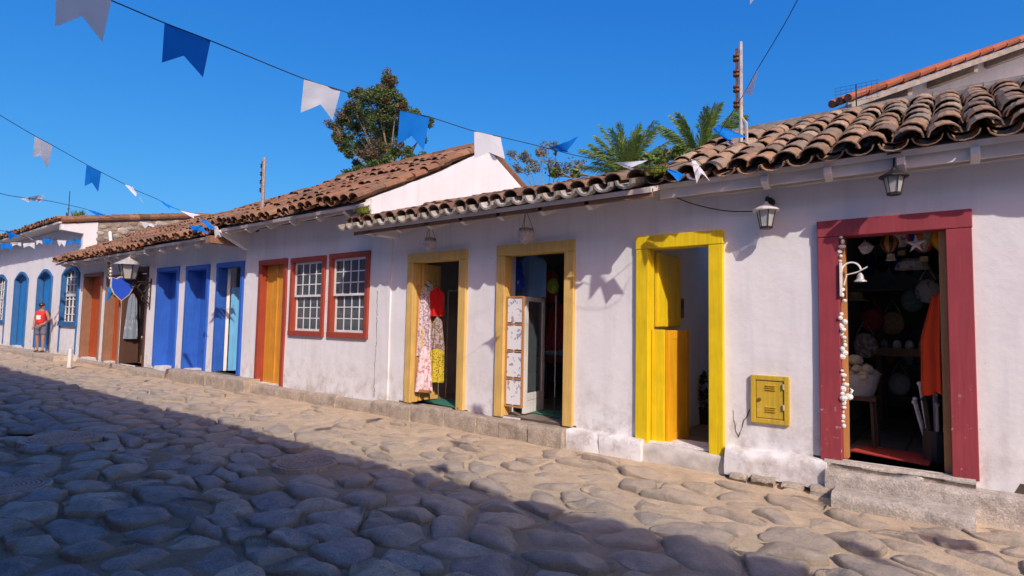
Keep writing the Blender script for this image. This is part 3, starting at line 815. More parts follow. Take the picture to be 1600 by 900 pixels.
for i in range(2600):
    y = rs.uniform(.4, 6.5); z = rs.uniform(3.6, 4.5+(y-.35)*.195-.06 if y < 3.5 else 5.0-(y-3.5)*.1); s_ = rs.uniform(.07, .17)
    if any((y-a)**2+(z-b)**2 < (s_+c)**2*.62 for a, b, c in used_): continue
    used_.append((y, z, s_)); mb.ball((xd1+.2, y, z), s_, 8, .35, 1.25, rs.uniform(.55, .85))
mb.build('wall_stones', M['rubble'], rw)
mb = MB()
for k in range(2):
    for i in range(24):
        y = -.6+i*.3; z = 4.46+i*.3*.195 if y < 3.5 else 5.26-(y-3.5)*.12
        mb.tube([(xd1+.02+k*.19, y, z+rs.uniform(-.015,.015)), (xd1+.02+k*.19, y+.36, z+.055)], [.105,.085], 8)
mb.build('verge_tiles', M['tile_red'], G1)
kerb(G1, [-33.5,-31,-29,-27.4,-25.9,-24.3,-23.2,xd1], M['stonekerb'], y0=-.5, zt=.24, seed=90)

# =========================================================== H6 behind, upper right
A6 = Vector((-1.11, 2.9, 4.55)); B6 = Vector((.95, 6.4, 6.25))
A6 = hy(1325, 153, 2.6); B6 = hy(1600, 60, 6.1)
d6 = (B6-A6); dh = Vector((d6.x, d6.y, 0)).normalized(); nb = Vector((-dh.y, dh.x, 0))   # nb points away, left-back
if nb.x > 0: nb = -nb
nb = Vector((-dh.y, dh.x, 0)); 
G6 = thing('taller_house', 'taller white house with a new orange tiled roof edge rising behind the magenta door house', 'house', (B6.x, B6.y, 0))
Bx = B6+d6*.9
side = Vector((dh.y, -dh.x, 0))      # towards the camera side
mb = MB(); w0 = A6-side*.72-Vector((0,0,.16)); w1 = Bx-side*.72-Vector((0,0,.16))
mb.prism([w0, w1, Vector((w1.x,w1.y,2.5)), Vector((w0.x,w0.y,2.5))], -side*.3); mb.build('side_wall', M['plaster'], G6)
mb = MB(); c = (A6+Bx)/2; U6 = (Bx-A6)
mb.obox(c-side*.5-Vector((0,0,.12)), U6/2, side*.55, Vector((0,0,.03))); mb.build('roof_boards', M['oldboard'], G6)
mb = MB(); n = 22
for k in range(3):
    for i in range(n):
        p = A6+U6*(i/n)-side*(k*.12)
        mb.tube([p-Vector((0,0,.0)), p+U6*(1.2/n)+Vector((0,0,.018))], [.055,.046], 8)
mb.build('verge_tiles', M['tile_new'], G6)
mb = MB()
for i in range(1, 6):
    p = A6+U6*(i/5-.03)-Vector((0,0,.2))
    mb = MB(); mb.obox(p-side*.38, dh*.05, side*.34, Vector((0,0,.07))); mb.build('bracket', M['oldboard'], G6)
mb = MB(); mb.obox(c-side*.02-Vector((0,0,.10)), U6/2, side*.02, Vector((0,0,.035))); mb.build('barge_board', M['oldboard'], G6)

# =========================================================== houses across the street (they shade the road)
for i, (a, b, h) in enumerate([(-60,-24,4.98),(-24,-8,5.03),(-8,12,5.0)]):
    o = thing('opposite_house', ['plain white house across the street, far section','plain white house across the street, middle section','plain white house across the street beside the viewer'][i], 'house', ((a+b)/2, -9, 0), 'houses on the shaded side of the street')
    mb = MB(); mb.box(a, b, -14, -6.55, 0, h-.12); mb.build('wall', M['plaster'], o)
    tiled_roof(a, b, -6.02, h-.02, -8.4, h+1.07, o, M['tile_red'], seedv=50+i, expo=.6, L_=.7, pitch=.26, r=.125)
    mb = MB(); mb.prism([(a,-6.0,h-.02),(a,-9.6,h+1.5),(a,-14.5,h),(a,-14.5,h-.1),(a,-6.0,h-.1)], (b-a,0,0)); mb.build('roof', M['soffit'], o)
# ------------------------------------------------------------------ ground, sand and cobbles
def gz(x, y):    # street profile: rises to the wall
    t = max(0.0, min(1.0, (y+2.3)/2.2)); t = t*t*(3-2*t)
    return .075*t + .02*noise.noise(Vector((x*.35, y*.35, 4)))
def sandz(x, y):
    t = max(0.0, min(1.0, (y+3.0)/1.9)); r_ = max(0.0, min(1.0, (x+6.5)/4.0))
    return gz(x, y) - .030*(1-t) + (.012-.020*r_)*t + .026*noise.noise(Vector((x*1.1, y*1.1, 7))) + .007*noise.noise(Vector((x*5, y*5, 2)))
mb = MB(); mb.add([(-300,-300,-.25),(300,-300,-.25),(300,300,-.25),(-300,300,-.25)], [(0,1,2,3)])
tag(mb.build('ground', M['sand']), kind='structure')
def sheet(x0, x1, y0, y1, sx, sy):
    mb = MB(); nx = int((x1-x0)/sx); ny = int((y1-y0)/sy); vs = []; fs = []
    for i in range(nx+1):
        for j in range(ny+1):
            x = x0+(x1-x0)*i/nx; y = y0+(y1-y0)*j/ny; vs.append((x, y, sandz(x, y)))
    for i in range(nx):
        for j in range(ny):
            a = i*(ny+1)+j; fs.append((a, a+ny+1, a+ny+2, a+1))
    return mb.add(vs, fs)
a = sheet(-9, 3.6, -8.1, .02, .06, .06); b = sheet(-45, -9, -8.1, .02, .15, .1)
a.add(b.v, b.f)
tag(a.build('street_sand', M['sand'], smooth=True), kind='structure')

# irregular stones: jittered cells, clipped against their neighbours
rs = random.Random(11)
manh = [(hz(478, 727), .34), (hz(97, 688), .44), (hz(6, 766), .34)]
seeds = []
def cell(px, py): return (int(math.floor(px/.6)), int(math.floor(py/.6)))
gridd = {}
y = -7.4; row = 0
while y < -.10:
    sy = .36
    x = -42.0 + (row % 2)*.2
    while x < 3.4:
        w = rs.uniform(.30, .64)
        jx = x+rs.uniform(-.12, .12); jy = y+rs.uniform(-.15, .15)
        if y < -.2 or rs.random() < .8:
            if not (jx < -18 and jy < -6):
                seeds.append((jx, jy))
                if rs.random() < .22: seeds.append((jx+rs.uniform(-.16,.16), jy+rs.choice((-1,1))*rs.uniform(.14,.2)))
        x += w
    y += sy; row += 1
AX = .72   # stones elongated along the street: metric scaled in x
for i, (x, y) in enumerate(seeds): gridd.setdefault(cell(x, y), []).append(i)
def clip(poly, mx, my, nx, ny):
    out = []; n = len(poly)
    for i in range(n):
        p, q = poly[i], poly[(i+1) % n]
        dp = (p[0]-mx)*nx+(p[1]-my)*ny; dq = (q[0]-mx)*nx+(q[1]-my)*ny
        if dp <= 0: out.append(p)
        if (dp < 0 < dq) or (dq < 0 < dp):
            t = dp/(dp-dq); out.append((p[0]+(q[0]-p[0])*t, p[1]+(q[1]-p[1])*t))
    return out
SV = []; SF = []
def add_stone(sx, sy, poly, near):
    cx = sum(p[0] for p in poly)/len(poly); cy = sum(p[1] for p in poly)/len(poly)
    rad = sum(math.hypot(p[0]-cx, p[1]-cy) for p in poly)/len(poly)
    if rad < .05: return
    for mc, mr in manh:
        if math.hypot(cx-mc.x, cy-mc.y) < mr+.03: return
    gap = rs.uniform(.010, .042)
    k = max(.6, 1-gap/rad)
    P = [(cx+(p[0]-cx)*k, cy+(p[1]-cy)*k) for p in poly]
    # resample + round
    for it in range(2 if near else 1):
        Q = []
        for i in range(len(P)):
            p, q = P[i], P[(i+1) % len(P)]
            Q += [(p[0]*.86+q[0]*.14, p[1]*.86+q[1]*.14), (p[0]*.14+q[0]*.86, p[1]*.14+q[1]*.86)] if it == 0 else [(p[0]*.75+q[0]*.25, p[1]*.75+q[1]*.25), (p[0]*.25+q[0]*.75, p[1]*.25+q[1]*.75)]
        P = Q
    if near:   # wobble outline
        P2 = []
        for i in range(len(P)):
            p, q = P[i], P[(i+1) % len(P)]; P2.append(p)
            if math.hypot(p[0]-q[0], p[1]-q[1]) > .09: P2.append(((p[0]+q[0])/2, (p[1]+q[1])/2))
        P = P2
        P = [(p[0]+.03*noise.noise(Vector((p[0]*7, p[1]*7, 3)))+.012*noise.noise(Vector((p[0]*14, p[1]*14, 1))), p[1]+.03*noise.noise(Vector((p[0]*7, p[1]*7, 8)))+.012*noise.noise(Vector((p[0]*14, p[1]*14, 5)))) for p in P]
    n = len(P)
    tx = rs.gauss(0, .06); ty = rs.gauss(0, .07); h = rs.uniform(-.022, .020)
    base = gz(cx, cy)
    dome = rs.uniform(.008, .040)
    cuts = [(rs.gauss(0,.20), rs.gauss(0,.20), rs.uniform(.016,.05)) for _ in range(2)]
    flatk = rs.uniform(.55, .8)
    prof = [(1.0, -.07), (1.0, -.026), (.975, -.006), (.90, .006), (.78, .010+dome*.4), (.6, .012+dome*.62), (.4, .012+dome*.85), (.2, .012+dome*.95)] if near else [(1.0, -.05), (.97, -.006), (.82, .012), (.4, .012+dome*.8)]
    o = len(SV)
    for (s_, z) in prof:
        for p in P:
            x = cx+(p[0]-cx)*s_; y = cy+(p[1]-cy)*s_
            zz = base+h+z+(x-cx)*tx+(y-cy)*ty
            if near and s_ < .97:
                for (ca, cb, ch) in cuts: zz = min(zz, base+h+ch+(x-cx)*ca+(y-cy)*cb)
            if near and s_ < 1: zz += .022*noise.noise(Vector((x*6, y*6, cx)))+.007*noise.noise(Vector((x*22, y*22, cx)))
            SV.append((x, y, zz))
    SV.append((cx, cy, base+h+.008+dome))
    m_ = len(prof)
    for j in range(m_-1):
        for i in range(n):
            i2 = (i+1) % n
            SF.append((o+j*n+i, o+j*n+i2, o+(j+1)*n+i2, o+(j+1)*n+i))
    c = o+m_*n
    for i in range(n): SF.append((o+(m_-1)*n+i, o+(m_-1)*n+(i+1) % n, c))
for idx, (x, y) in enumerate(seeds):
    poly = [(x-.42, y-.34), (x+.42, y-.34), (x+.42, y+.34), (x-.42, y+.34)]
    ci, cj = cell(x, y)
    for a_ in (-1, 0, 1):
        for b_ in (-1, 0, 1):
            for k in gridd.get((ci+a_, cj+b_), ()):
                if k == idx: continue
                qx, qy = seeds[k]; dx, dy = qx-x, qy-y
                if abs(dx) > .95 or abs(dy) > .8: continue
                poly = clip(poly, (x+qx)/2, (y+qy)/2, dx*AX*AX, dy)
                if len(poly) < 3: break
            if len(poly) < 3: break
        if len(poly) < 3: break
    if len(poly) >= 3 and max(p[1] for p in poly) < .0: add_stone(x, y, poly, x > -9)
mb = MB(); mb.v = SV; mb.f = SF
tag(mb.build('cobblestone_street', M['cobble'], smooth=True), kind='structure')

# manhole covers
def manhole(c, r_, label):
    z = gz(c.x, c.y)+.024
    t = thing('manhole_cover', label, 'manhole cover', (c.x, c.y, z-.03), 'manhole covers in the cobbles')
    mb = MB(); mb.lathe((c.x, c.y, z-.06), [(r_*.5, 0), (r_, .0), (r_, .072), (r_*.95, .078), (r_*.93, .064), (0.0001, .066)], 48)
    mb.build('rim', M['castiron'], t)
    mb = MB()
    for ring in range(1, 9):
        rr = r_*.9*ring/9; n = 6*ring
        for k in range(n):
            a = 2*math.pi*k/n+ring*.3
            mb.obox((c.x+rr*math.cos(a), c.y+rr*math.sin(a), z+.012), (math.cos(a)*.011, math.sin(a)*.011, 0), (-math.sin(a)*.02, math.cos(a)*.02, 0), (0,0,.005))
    mb.build('cover_pattern', M['castiron'], t)
manhole(manh[0][0], .32, 'round cast iron manhole cover just inside the shade in the middle of the cobbles')
manhole(manh[1][0], .42, 'large round manhole cover deep in the shade, on the far left cobbles')
manhole(manh[2][0], .33, 'dark manhole cover cut by the left edge of the view, nearest on that side')

# rubble and pebbles by the step, grass tuft
for i, (px, py, s_) in enumerate([(1316,752,.035),(1296,748,.03),(1280,744,.025),(1122,712,.03),(1105,706,.02),(1535,795,.03),(1550,800,.04),(1560,794,.025),(1578,806,.035),(1330,757,.02)]):
    p = hz(px, py, .08)
    mb = MB(); mb.ball(p, s_, 7, 1.2, 1, .7)
    o = mb.build('loose_stone', M['stonekerb'])
    tag(o, None, 'stone', 'loose stones by the doorsteps')
    o['label'] = 'small loose stone lying at the foot of the white plinths by the doorsteps'
def tuft(name, label, p, n, h, mat, cat='grass tuft', spread=.06, w=.006):
    mb = MB(); rr = random.Random(int(abs(p[0])*100))
    for i in range(n):
        a = rr.uniform(0, 6.28); s_ = rr.uniform(0, spread); hh = h*rr.uniform(.5, 1)
        b = Vector(p)+Vector((math.cos(a)*s_, math.sin(a)*s_, 0)); tip = b+Vector((math.cos(a)*hh*.5, math.sin(a)*hh*.5, hh))
        m_ = (b+tip)/2+Vector((0,0,hh*.15)); sd = Vector((-math.sin(a), math.cos(a), 0))*w
        mb.add([b-sd, b+sd, m_+sd*.8, m_-sd*.8, tip], [(0,1,2,3),(3,2,4)])
    return tag(mb.build(name, mat), label, cat)
tuft('grass_tuft', 'small green grass tuft growing at the foot of the white wall beyond the magenta doorway', hz(1588, 812, .06), 16, .11, M['leaf_palm'])
tuft('roof_weed', 'yellow-green weed growing on the tiles at the corner of the eave beside the white gable', hy(569, 334, -.7), 90, .1, M['leaf_moss'], 'weed', .12, .014)
tuft('roof_weed', 'mossy weed growing between the tiles where the two eaves meet above the yellow doorway', hy(1022, 272, -.55), 80, .09, M['leaf_moss'], 'weed', .14, .014)
tuft('roof_weed', 'bright green weed standing on top of the rubble wall at the far left', hy(122, 341, .9), 110, .34, M['leaf_moss'], 'weed', .22, .012)
tuft('roof_weed', 'green creeper patch hanging on the rubble wall under the upper roof', hy(192, 368, 1.4), 160, .16, M['leaf_green'], 'weed', .3, .014)

# ------------------------------------------------------------------ wall details
# gas box
t = thing('gas_box', 'yellow metal meter box with flaking paint on the wall beside the magenta doorway', 'meter box', ((gx0+gx1)/2, 0, gz0))
mb = MB(); w = .045
mb.box(gx0, gx0+w, -.03, .02, gz0, gz1); mb.box(gx1-w, gx1, -.03, .02, gz0, gz1); mb.box(gx0+w, gx1-w, -.028, .02, gz1-w, gz1); mb.box(gx0+w, gx1-w, -.028, .02, gz0, gz0+w)
mb.build('box_frame', M['gasbox'], t, bevel=.005)
mb = MB(); mb.box(gx0+w+.006, gx1-w-.006, -.018, .01, gz0+w+.006, gz1-w-.006); dr = mb.build('box_door', M['gasbox'], t, bevel=.003)
for zz in (gz0+.12, gz1-.13):
    for k in range(3):
        mb = MB(); xm = (gx0+gx1)/2+.01
        mb.prism([(xm-.045,-.018,zz+k*.02),(xm-.045,-.032,zz+k*.02-.004),(xm-.045,-.018,zz+k*.02-.011)], (.09,0,0)); mb.build('louvre', M['gasbox'], dr)
mb = MB(); mb.lathe((gx0+.085, -.026, (gz0+gz1)/2), [(.012,-.012),(.014,0),(.012,.012)], 8); mb.build('latch', M['brass'], dr)
for zz in (gz1-.12, gz0+.14):
    mb = MB(); mb.tube([(gx1-w-.004, -.03, zz), (gx1-w-.004, -.03, zz+.05)], .008, 6); mb.build('hinge', M['steel'], dr)

# cracks
def crack(pts, parent, Y=-.0, w=.006, seed=0):
    P = [hy(px, py, Y) for px, py in pts]; mb = MB(); rr = random.Random(seed); Q = []
    for i in range(len(P)-1):
        n = max(2, int((P[i+1]-P[i]).length/.04))
        for k in range(n):
            q = P[i].lerp(P[i+1], k/n); Q.append(q+Vector((rr.uniform(-.008,.008), 0, rr.uniform(-.006,.006))))
    for i in range(len(Q)-1):
        a, b = Q[i], Q[i+1]; d = (b-a); s_ = Vector((d.z, 0, -d.x)).normalized()*w*rr.uniform(.4, 1.1)/2
        y = Y+wob(a.x, a.z)-.003; y2 = Y+wob(b.x, b.z)-.003
        mb.add([(a.x-s_.x,y,a.z-s_.z),(a.x+s_.x,y,a.z+s_.z),(b.x+s_.x,y2,b.z+s_.z),(b.x-s_.x,y2,b.z-s_.z)], [(0,1,2,3)])
    mb.build('wall_crack', M['crack'], parent)
crack([(590,455),(589,530),(586,570),(584,625)], G3, -.03, .012, 1)
crack([(1172,640),(1158,668),(1150,690)], G5, 0, .012, 3)
crack([(1146,640),(1148,672),(1158,690)], G5, 0, .008, 4)

# cable + wall lantern
cp = [(1030,292),(1060,310),(1095,322),(1140,330),(1187,330)]
P = [hy(px, py, -.04) for px, py in cp]
def smooth_path(P, n=6):
    out = []
    for i in range(len(P)-1):
        p0 = P[max(i-1,0)]; p1 = P[i]; p2 = P[i+1]; p3 = P[min(i+2, len(P)-1)]
        for k in range(n):
            t = k/n
            out.append(.5*((2*p1)+(-p0+p2)*t+(2*p0-5*p1+4*p2-p3)*t*t+(-p0+3*p1-3*p2+p3)*t**3))
    return out+[P[-1]]
mb = MB(); mb.tube(smooth_path(P), .006, 5)
tag(mb.build('wall_cable', M['cable']), 'black cable drooping across the wall from the eave corner to the wall lantern', 'cable')

def lantern(t, c, r_, h, roofmat, framemat, n=6, inv=True):
    # c: bottom centre of glass
    c = Vector(c); rb, rt_ = (r_*.62, r_)
    mb = MB(); mb.lathe(c, [(rb*.93, .012), (rt_*.93, h)], n); mb.build('glass', M['lampglass'], t)
    mb = MB()
    for k in range(n):
        a = 2*math.pi*k/n; mb.tube([c+Vector((rb*math.cos(a), rb*math.sin(a), 0)), c+Vector((rt_*math.cos(a), rt_*math.sin(a), h))], r_*.05, 5)
    mb.lathe(c, [(rb*.3, -.02*r_*10), (rb*1.12, -.01), (rb*1.12, .012), (rb*.9, .014)], n)
    mb.build('lantern_frame', framemat, t)
    mb = MB(); mb.lathe(c+Vector((0,0,h)), [(r_*1.42, -.008), (r_*1.42, .004), (r_*.75, r_*.42), (r_*.3, r_*.7), (r_*.18, r_*.95), (.001, r_*1.0)], n*2 if n > 6 else 12); mb.build('lantern_roof', roofmat, t)
c = hy(1197, 356, -.17); r_ = .085
t = thing('wall_lantern', 'small pale capped lantern fixed to the wall between the yellow and magenta doorways', 'lantern', (c.x, 0, c.z))
lantern(t, c, r_, .17, M['greywhite'], M['iron'])
mb = MB(); q = hy(1203, 318, -.06); mb.tube([(c.x, -.17, c.z+.25), (c.x, -.16, c.z+.29), (c.x, -.10, c.z+.31), (c.x, .0, c.z+.27)], .010, 6)
mb.build('bracket', M['iron'], t)
mb = MB(); mb.tube([(c.x, .0, c.z+.27), (c.x, -.05, c.z+.27)], .045, 12); mb.build('wall_plate', M['iron'], t)
# pendant lantern 3
c = hy(1397, 303, -.33)
t = thing('pendant_lantern', 'hanging lantern with a dark cap above the magenta doorway', 'lantern', (c.x, c.y, c.z), 'lamps hanging under the eaves')
lantern(t, c, .075, .145, M['iron'], M['iron'])
top = hy(1397, 240, -.33)
mb = MB(); mb.tube([(c.x, c.y, c.z+.20), (top.x, top.y, top.z)], .007, 6); mb.build('hanging_rod', M['iron'], t)
mb = MB(); mb.lathe(top, [(.055, -.01), (.055, .0), (.015, .012)], 12); mb.lathe(top, [(.01,0),(.01,.06)], 6); mb.build('ceiling_rose', M['iron'], t)
for (px, yb, yt, rr, lab) in ((672, 391, 343, .092, 'hanging ribbed glass globe lamp under the eave to the left above the clothes shop doorway'), (822, 381, 322, .105, 'hanging ribbed glass globe lamp with brass collar above the doorway with the white glazed leaf')):
    c = hy(px, yb, -.33); top = hy(px, yt, -.33)
    t = thing('pendant_lamp', lab, 'lamp', (c.x, c.y, c.z), 'lamps hanging under the eaves')
    mb = MB(); n = 32
    prof = [(.012,-.012),(.03,.0),(rr*.75,rr*.3),(rr*1.02,rr*.95),(rr*.98,rr*1.3),(rr*.8,rr*1.6)]
    vs = []; fs = []
    for i, (r2, z) in enumerate(prof):
        for k in range(n):
            a = 2*math.pi*k/n; q = r2*(1+.05*(k % 2))
            vs.append((c.x+q*math.cos(a), c.y+q*math.sin(a), c.z+z))
    for i in range(len(prof)-1):
        for k in range(n): fs.append((i*n+k, i*n+(k+1) % n, (i+1)*n+(k+1) % n, (i+1)*n+k))
    mb.add(vs, fs); mb.build('globe', M['globe'], t)
    mb = MB(); mb.lathe((c.x, c.y, c.z+rr*1.6), [(rr*.84,-.012),(rr*.88,.0),(rr*.84,.018),(rr*.4,.03)], 20); mb.build('collar', M['brass'], t)
    mb = MB()
    for k in range(3):
        a = 2.1*k+.5; mb.tube([(c.x+rr*.82*math.cos(a), c.y+rr*.82*math.sin(a), c.z+rr*1.65), (top.x, top.y, top.z-.05)], .004, 5)
    mb.build('chain', M['brass'], t)
    mb = MB(); mb.lathe((top.x, top.y, top.z-.05), [(.012,-.02),(.02,0),(.035,.02),(.02,.05),(.012,.08)], 10); mb.build('ceiling_rose', M['brass'], t)

# street lantern on a scroll bracket, far left, with blue shield sign
bx = hy(237, 438, 0).x; zb = hy(237, 440, 0).z
Yl = -.60
c = Vector((bx, Yl, hy(201, 436, Yl).z))
cx_ = hy(201, 436, Yl).x
Yl = None
# find Y so that a bracket at x=bx reaches the lantern pixel
best = min((abs(hy(201, 436, -k*.01).x-bx), -k*.01) for k in range(10, 150)); Yl = best[1]
c = hy(201, 436, Yl); c.x = bx
t = thing('bracket_lantern', 'large grey street lantern standing on a wrought iron scroll bracket over the far shop door', 'street lantern', (bx, 0, c.z))
lantern(t, c, .235, .36, M['steel'], M['iron'], 6)
mb = MB(); zc = c.z-.05
mb.tube([(bx, 0, zc), (bx, Yl-.35, zc)], .018, 6)
for (yy, zz, rr) in ((-.2, -.16, .13), (-.42, -.10, .07), (-.13, -.42, .10)):
    mb.tube([(bx, yy+rr*(1-k*.02)*math.cos(k*.35), zc+zz+rr*(1-k*.02)*math.sin(k*.35)) for k in range(22)], .010, 5)
mb.tube([(bx, 0, zc-.6), (bx, -.12, zc-.45), (bx, -.3, zc-.15), (bx, -.6, zc)], .014, 6); mb.tube([(bx, -.01, zc+.1), (bx, -.01, zc-.7)], .018, 6)
mb.build('scroll_bracket', M['iron'], t)
# shield
best = min((abs(hy(190, 452, -k*.01).x-(bx)), -k*.01) for k in range(10, 170)); Ys = best[1]
o_ = hy(190, 452, Ys)
wv = .40; pts = []
u = Vector((.55, -.83, 0)).normalized()
prof = [(-.5,.46),(-.28,.40),(-.12,.5),(.12,.5),(.28,.40),(.5,.46),(.5,.0),(.34,-.32),(0,-.62),(-.34,-.32),(-.5,.0)]
sc_ = .5
base = Vector((bx, Ys, o_.z+.04))
t = thing('shield_sign', 'royal blue shield shaped shop sign with a pale edge hanging under the street lantern', 'sign', (bx, Ys, o_.z))
uu = Vector((.22, -.97, 0)).normalized(); nn = Vector((.97, .22, 0)).normalized()
mb = MB(); mb.prism([base+uu*(a*sc_)+Vector((0,0,b*sc_)) for a, b in prof], nn*.03); mb.build('shield_board', M['signblue'] if 'signblue' in M else M['blue'], t)
mb = MB(); P = [base+uu*(a*sc_*1.03)+Vector((0,0,b*sc_*1.03)) for a, b in prof]; mb.tube([p+nn*.015 for p in P+[P[0]]], .017, 6); mb.build('pale_edge', M['brass_pale'] if 'brass_pale' in M else M['shopyellow'], t)
mb = MB(); mb.tube([base+Vector((0,0,sc_*.5)), base+Vector((0,0,sc_*.5+.1))], .012, 5); mb.build('hanger', M['iron'], t)
# blue fabric strip by the second brown door
p = hy(170, 436, -.35)
mb = MB(); n = 10; vs = []; fs = []
for i in range(n+1):
    for j in range(5): vs.append((p.x+.11*j+.02*math.sin(i), -.35+.03*math.sin(j*2+i*.5), p.z-.62*i/n*(1-.12*j)))
for i in range(n):
    for j in range(4): a = i*5+j; fs.append((a, a+1, a+6, a+5))
mb.add(vs, fs); tag(mb.build('hanging_pennant', M['cblue'], solid=.006), 'narrow dull blue cloth pennant hanging beside the second brown door', 'pennant')
# strings of beads hanging above it
for k, (px, py) in enumerate(((171,410),(174,412))):
    p = hy(px, py, -.4); mb = MB(); top = p.z+.18
    mb.tube([(p.x,p.y,top),(p.x,p.y,top-.6)], .004, 4)
    for i in range(6): mb.ball((p.x+rnd(-.02,.02), p.y, top-.12-i*.09), rnd(.025,.05), 8)
    tag(mb.build('bead_string', M['shell'] if k else M['brass']), ['brass bead string hanging at the left of the street lantern', 'white shell bead string hanging at the left of the street lantern'][k], 'bead string')
# small spotlight under eave of the red window house
p = hy(403, 357, -.35)
t = thing('spotlight', 'small black spotlight under the eave above the ochre door', 'spotlight', (p.x, p.y, p.z))
mb = MB(); mb.tube([p+Vector((0,0,-.06)), p+Vector((0,-.05,.03))], [.035,.045], 10); mb.build('lamp_head', M['black'], t)
mb = MB(); mb.box(p.x-.07, p.x+.07, p.y-.02, p.y+.03, p.z+.07, p.z+.09); mb.tube([p, p+Vector((0,0,.08))], .01, 6); mb.build('mount', M['black'], t)
# bollard stub by far pavement
p0 = hz(108, 574, .1)
mb = MB(); mb.tube([p0, p0+Vector((.02,0,.48))], [.055,.05], 10); mb.lathe(p0+Vector((.02,0,.48)), [(.05,0),(.04,.02),(.001,.03)], 10)
tag(mb.build('bollard', M['white'], smooth=False), 'thin white post standing in front of the far arched window', 'post')
# pole insulators
def pole(px, yb, yt, Y, r_, metal, clevis, label, ins, side=-1, n=4):
    b = hy(px, yb, Y); tp_ = hy(px-1, yt, Y)
    t = thing('insulator_pole', label, 'power pole', tuple(b), 'insulator poles on the roofs')
    mb = MB(); mb.tube([(b.x, b.y, b.z-.3), (b.x, b.y, tp_.z)], r_, 8); mb.build('pole', metal, t)
    h = tp_.z-b.z
    if clevis:
        mb = MB(); mb.tube([(b.x+.06, b.y, b.z-.1), (b.x+.055, b.y, b.z+h*.12), (b.x, b.y, b.z+h*.2)], r_*.8, 6); mb.build('stay', metal, t)
    X = b.x+side*(r_+.022); r0_ = r_; r_ = .026
    mb = MB(); mb.box(X-.012, X+.012, b.y-.015, b.y+.015, b.z+h*.28, tp_.z-h*.06); mb.build('rack', ins, t)
    for k in range(n):
        z = b.z+h*(.34+.5*k/(n-1)); 
        mb = MB(); q = r_*1.0
        mb.lathe((X, b.y, z), [(q*.5,-q*1.4),(q*1.6,-q*1.2),(q*1.6,-q*.5),(q*.9,0),(q*1.6,q*.5),(q*1.6,q*1.2),(q*.5,q*1.4)], 10)
        mb.build('insulator', ins, t)
    return b, tp_
pole(1158, 212, 66, .55, .021, M['poleiron'], True, 'pale metal pole with four rusty insulators on the roof above the meter box', M['rustiron'])
pole(410, 322, 248, -.4, .035, M['castiron'], False, 'thin dark pole with insulators on the roof above the ochre door', M['iron'], -1)
# tv aerials
b = hy(1338, 160, 2.2); tp_ = hy(1336, 132, 2.2)
t = thing('tv_aerial', 'wire mesh television aerial on the ridge below the taller house', 'aerial', tuple(b))
mb = MB(); mb.tube([(b.x,b.y,b.z-.3),(b.x,b.y,tp_.z)], .008, 5); mb.build('mast', M['iron'], t)
mb = MB()
for i in range(9): mb.tube([(b.x-.22+i*.055, b.y, b.z+.02),(b.x-.22+i*.055, b.y, tp_.z)], .0018, 4)
for i in range(6): z = b.z+.02+(tp_.z-b.z-.02)*i/5; mb.tube([(b.x-.24,b.y,z),(b.x+.24,b.y,z)], .0018, 4)
mb.build('mesh_reflector', M['iron'], t)
b = hy(106, 345, 1.2); tp_ = hy(108, 299, 1.2)
t = thing('tv_aerial', 'thin mast aerial on the far left roof beside the weed', 'aerial', tuple(b))
mb = MB(); mb.tube([(b.x,b.y,b.z-.3),(b.x,b.y,tp_.z)], .015, 5); mb.build('mast', M['iron'], t)
mb = MB(); mb.tube([(b.x-.25,b.y,b.z+.35),(b.x-.05,b.y,b.z+.0)], .03, 5); mb.tube([(b.x-.2,b.y,b.z+.5),(b.x+.15,b.y,b.z+.5)], .012, 5); mb.build('arm', M['iron'], t)

# ------------------------------------------------------------------ bunting
def catm(P): return smooth_path([Vector(p) for p in P], 5)
def rope(ctrl, label, r_=.0035):
    P = catm(ctrl); mb = MB(); mb.tube(P, r_, 4)
    tag(mb.build('bunting_string', M['rope']), label, 'string', 'strings of the flag bunting'); return P
def flag(p5, deps, white, label, curl=.02, seed=0, grp='blue and white bunting flags'):
    # p5: TL TR BR notch BL pixels; deps: depths of TL TR BR N BL
    Q = [hd(px, py, d) for (px, py), d in zip(p5, deps)]
    TL, TR, BR, NN, BL = Q
    nu, nv = 12, 8; vs = []; fs = []
    nrm = (TR-TL).cross(BL-TL).normalized()
    h = (BL-TL).length
    for i in range(nu+1):
        u = i/nu; top = TL.lerp(TR, u)
        bot = BL.lerp(NN, u*2) if u <= .5 else NN.lerp(BR, u*2-1)
        for j in range(nv+1):
            v = j/nv; p = top.lerp(bot, v)
            w = curl*h*5*(v**1.3)*(math.sin(u*3.6+seed)*.55+.25*math.sin(v*3+seed*2+u*5)) + .25*curl*h*noise.noise(Vector((u*4, v*4, seed)))*4
            vs.append(p+nrm*w*.5)
    for i in range(nu):
        for j in range(nv): a = i*(nv+1)+j; fs.append((a, a+nv+1, a+nv+2, a+1))
    mb = MB(); mb.add(vs, fs)
    o = mb.build('bunting_flag', M['flag_white' if white else 'flag_blue'], smooth=True)
    return tag(o, label, 'flag', grp)
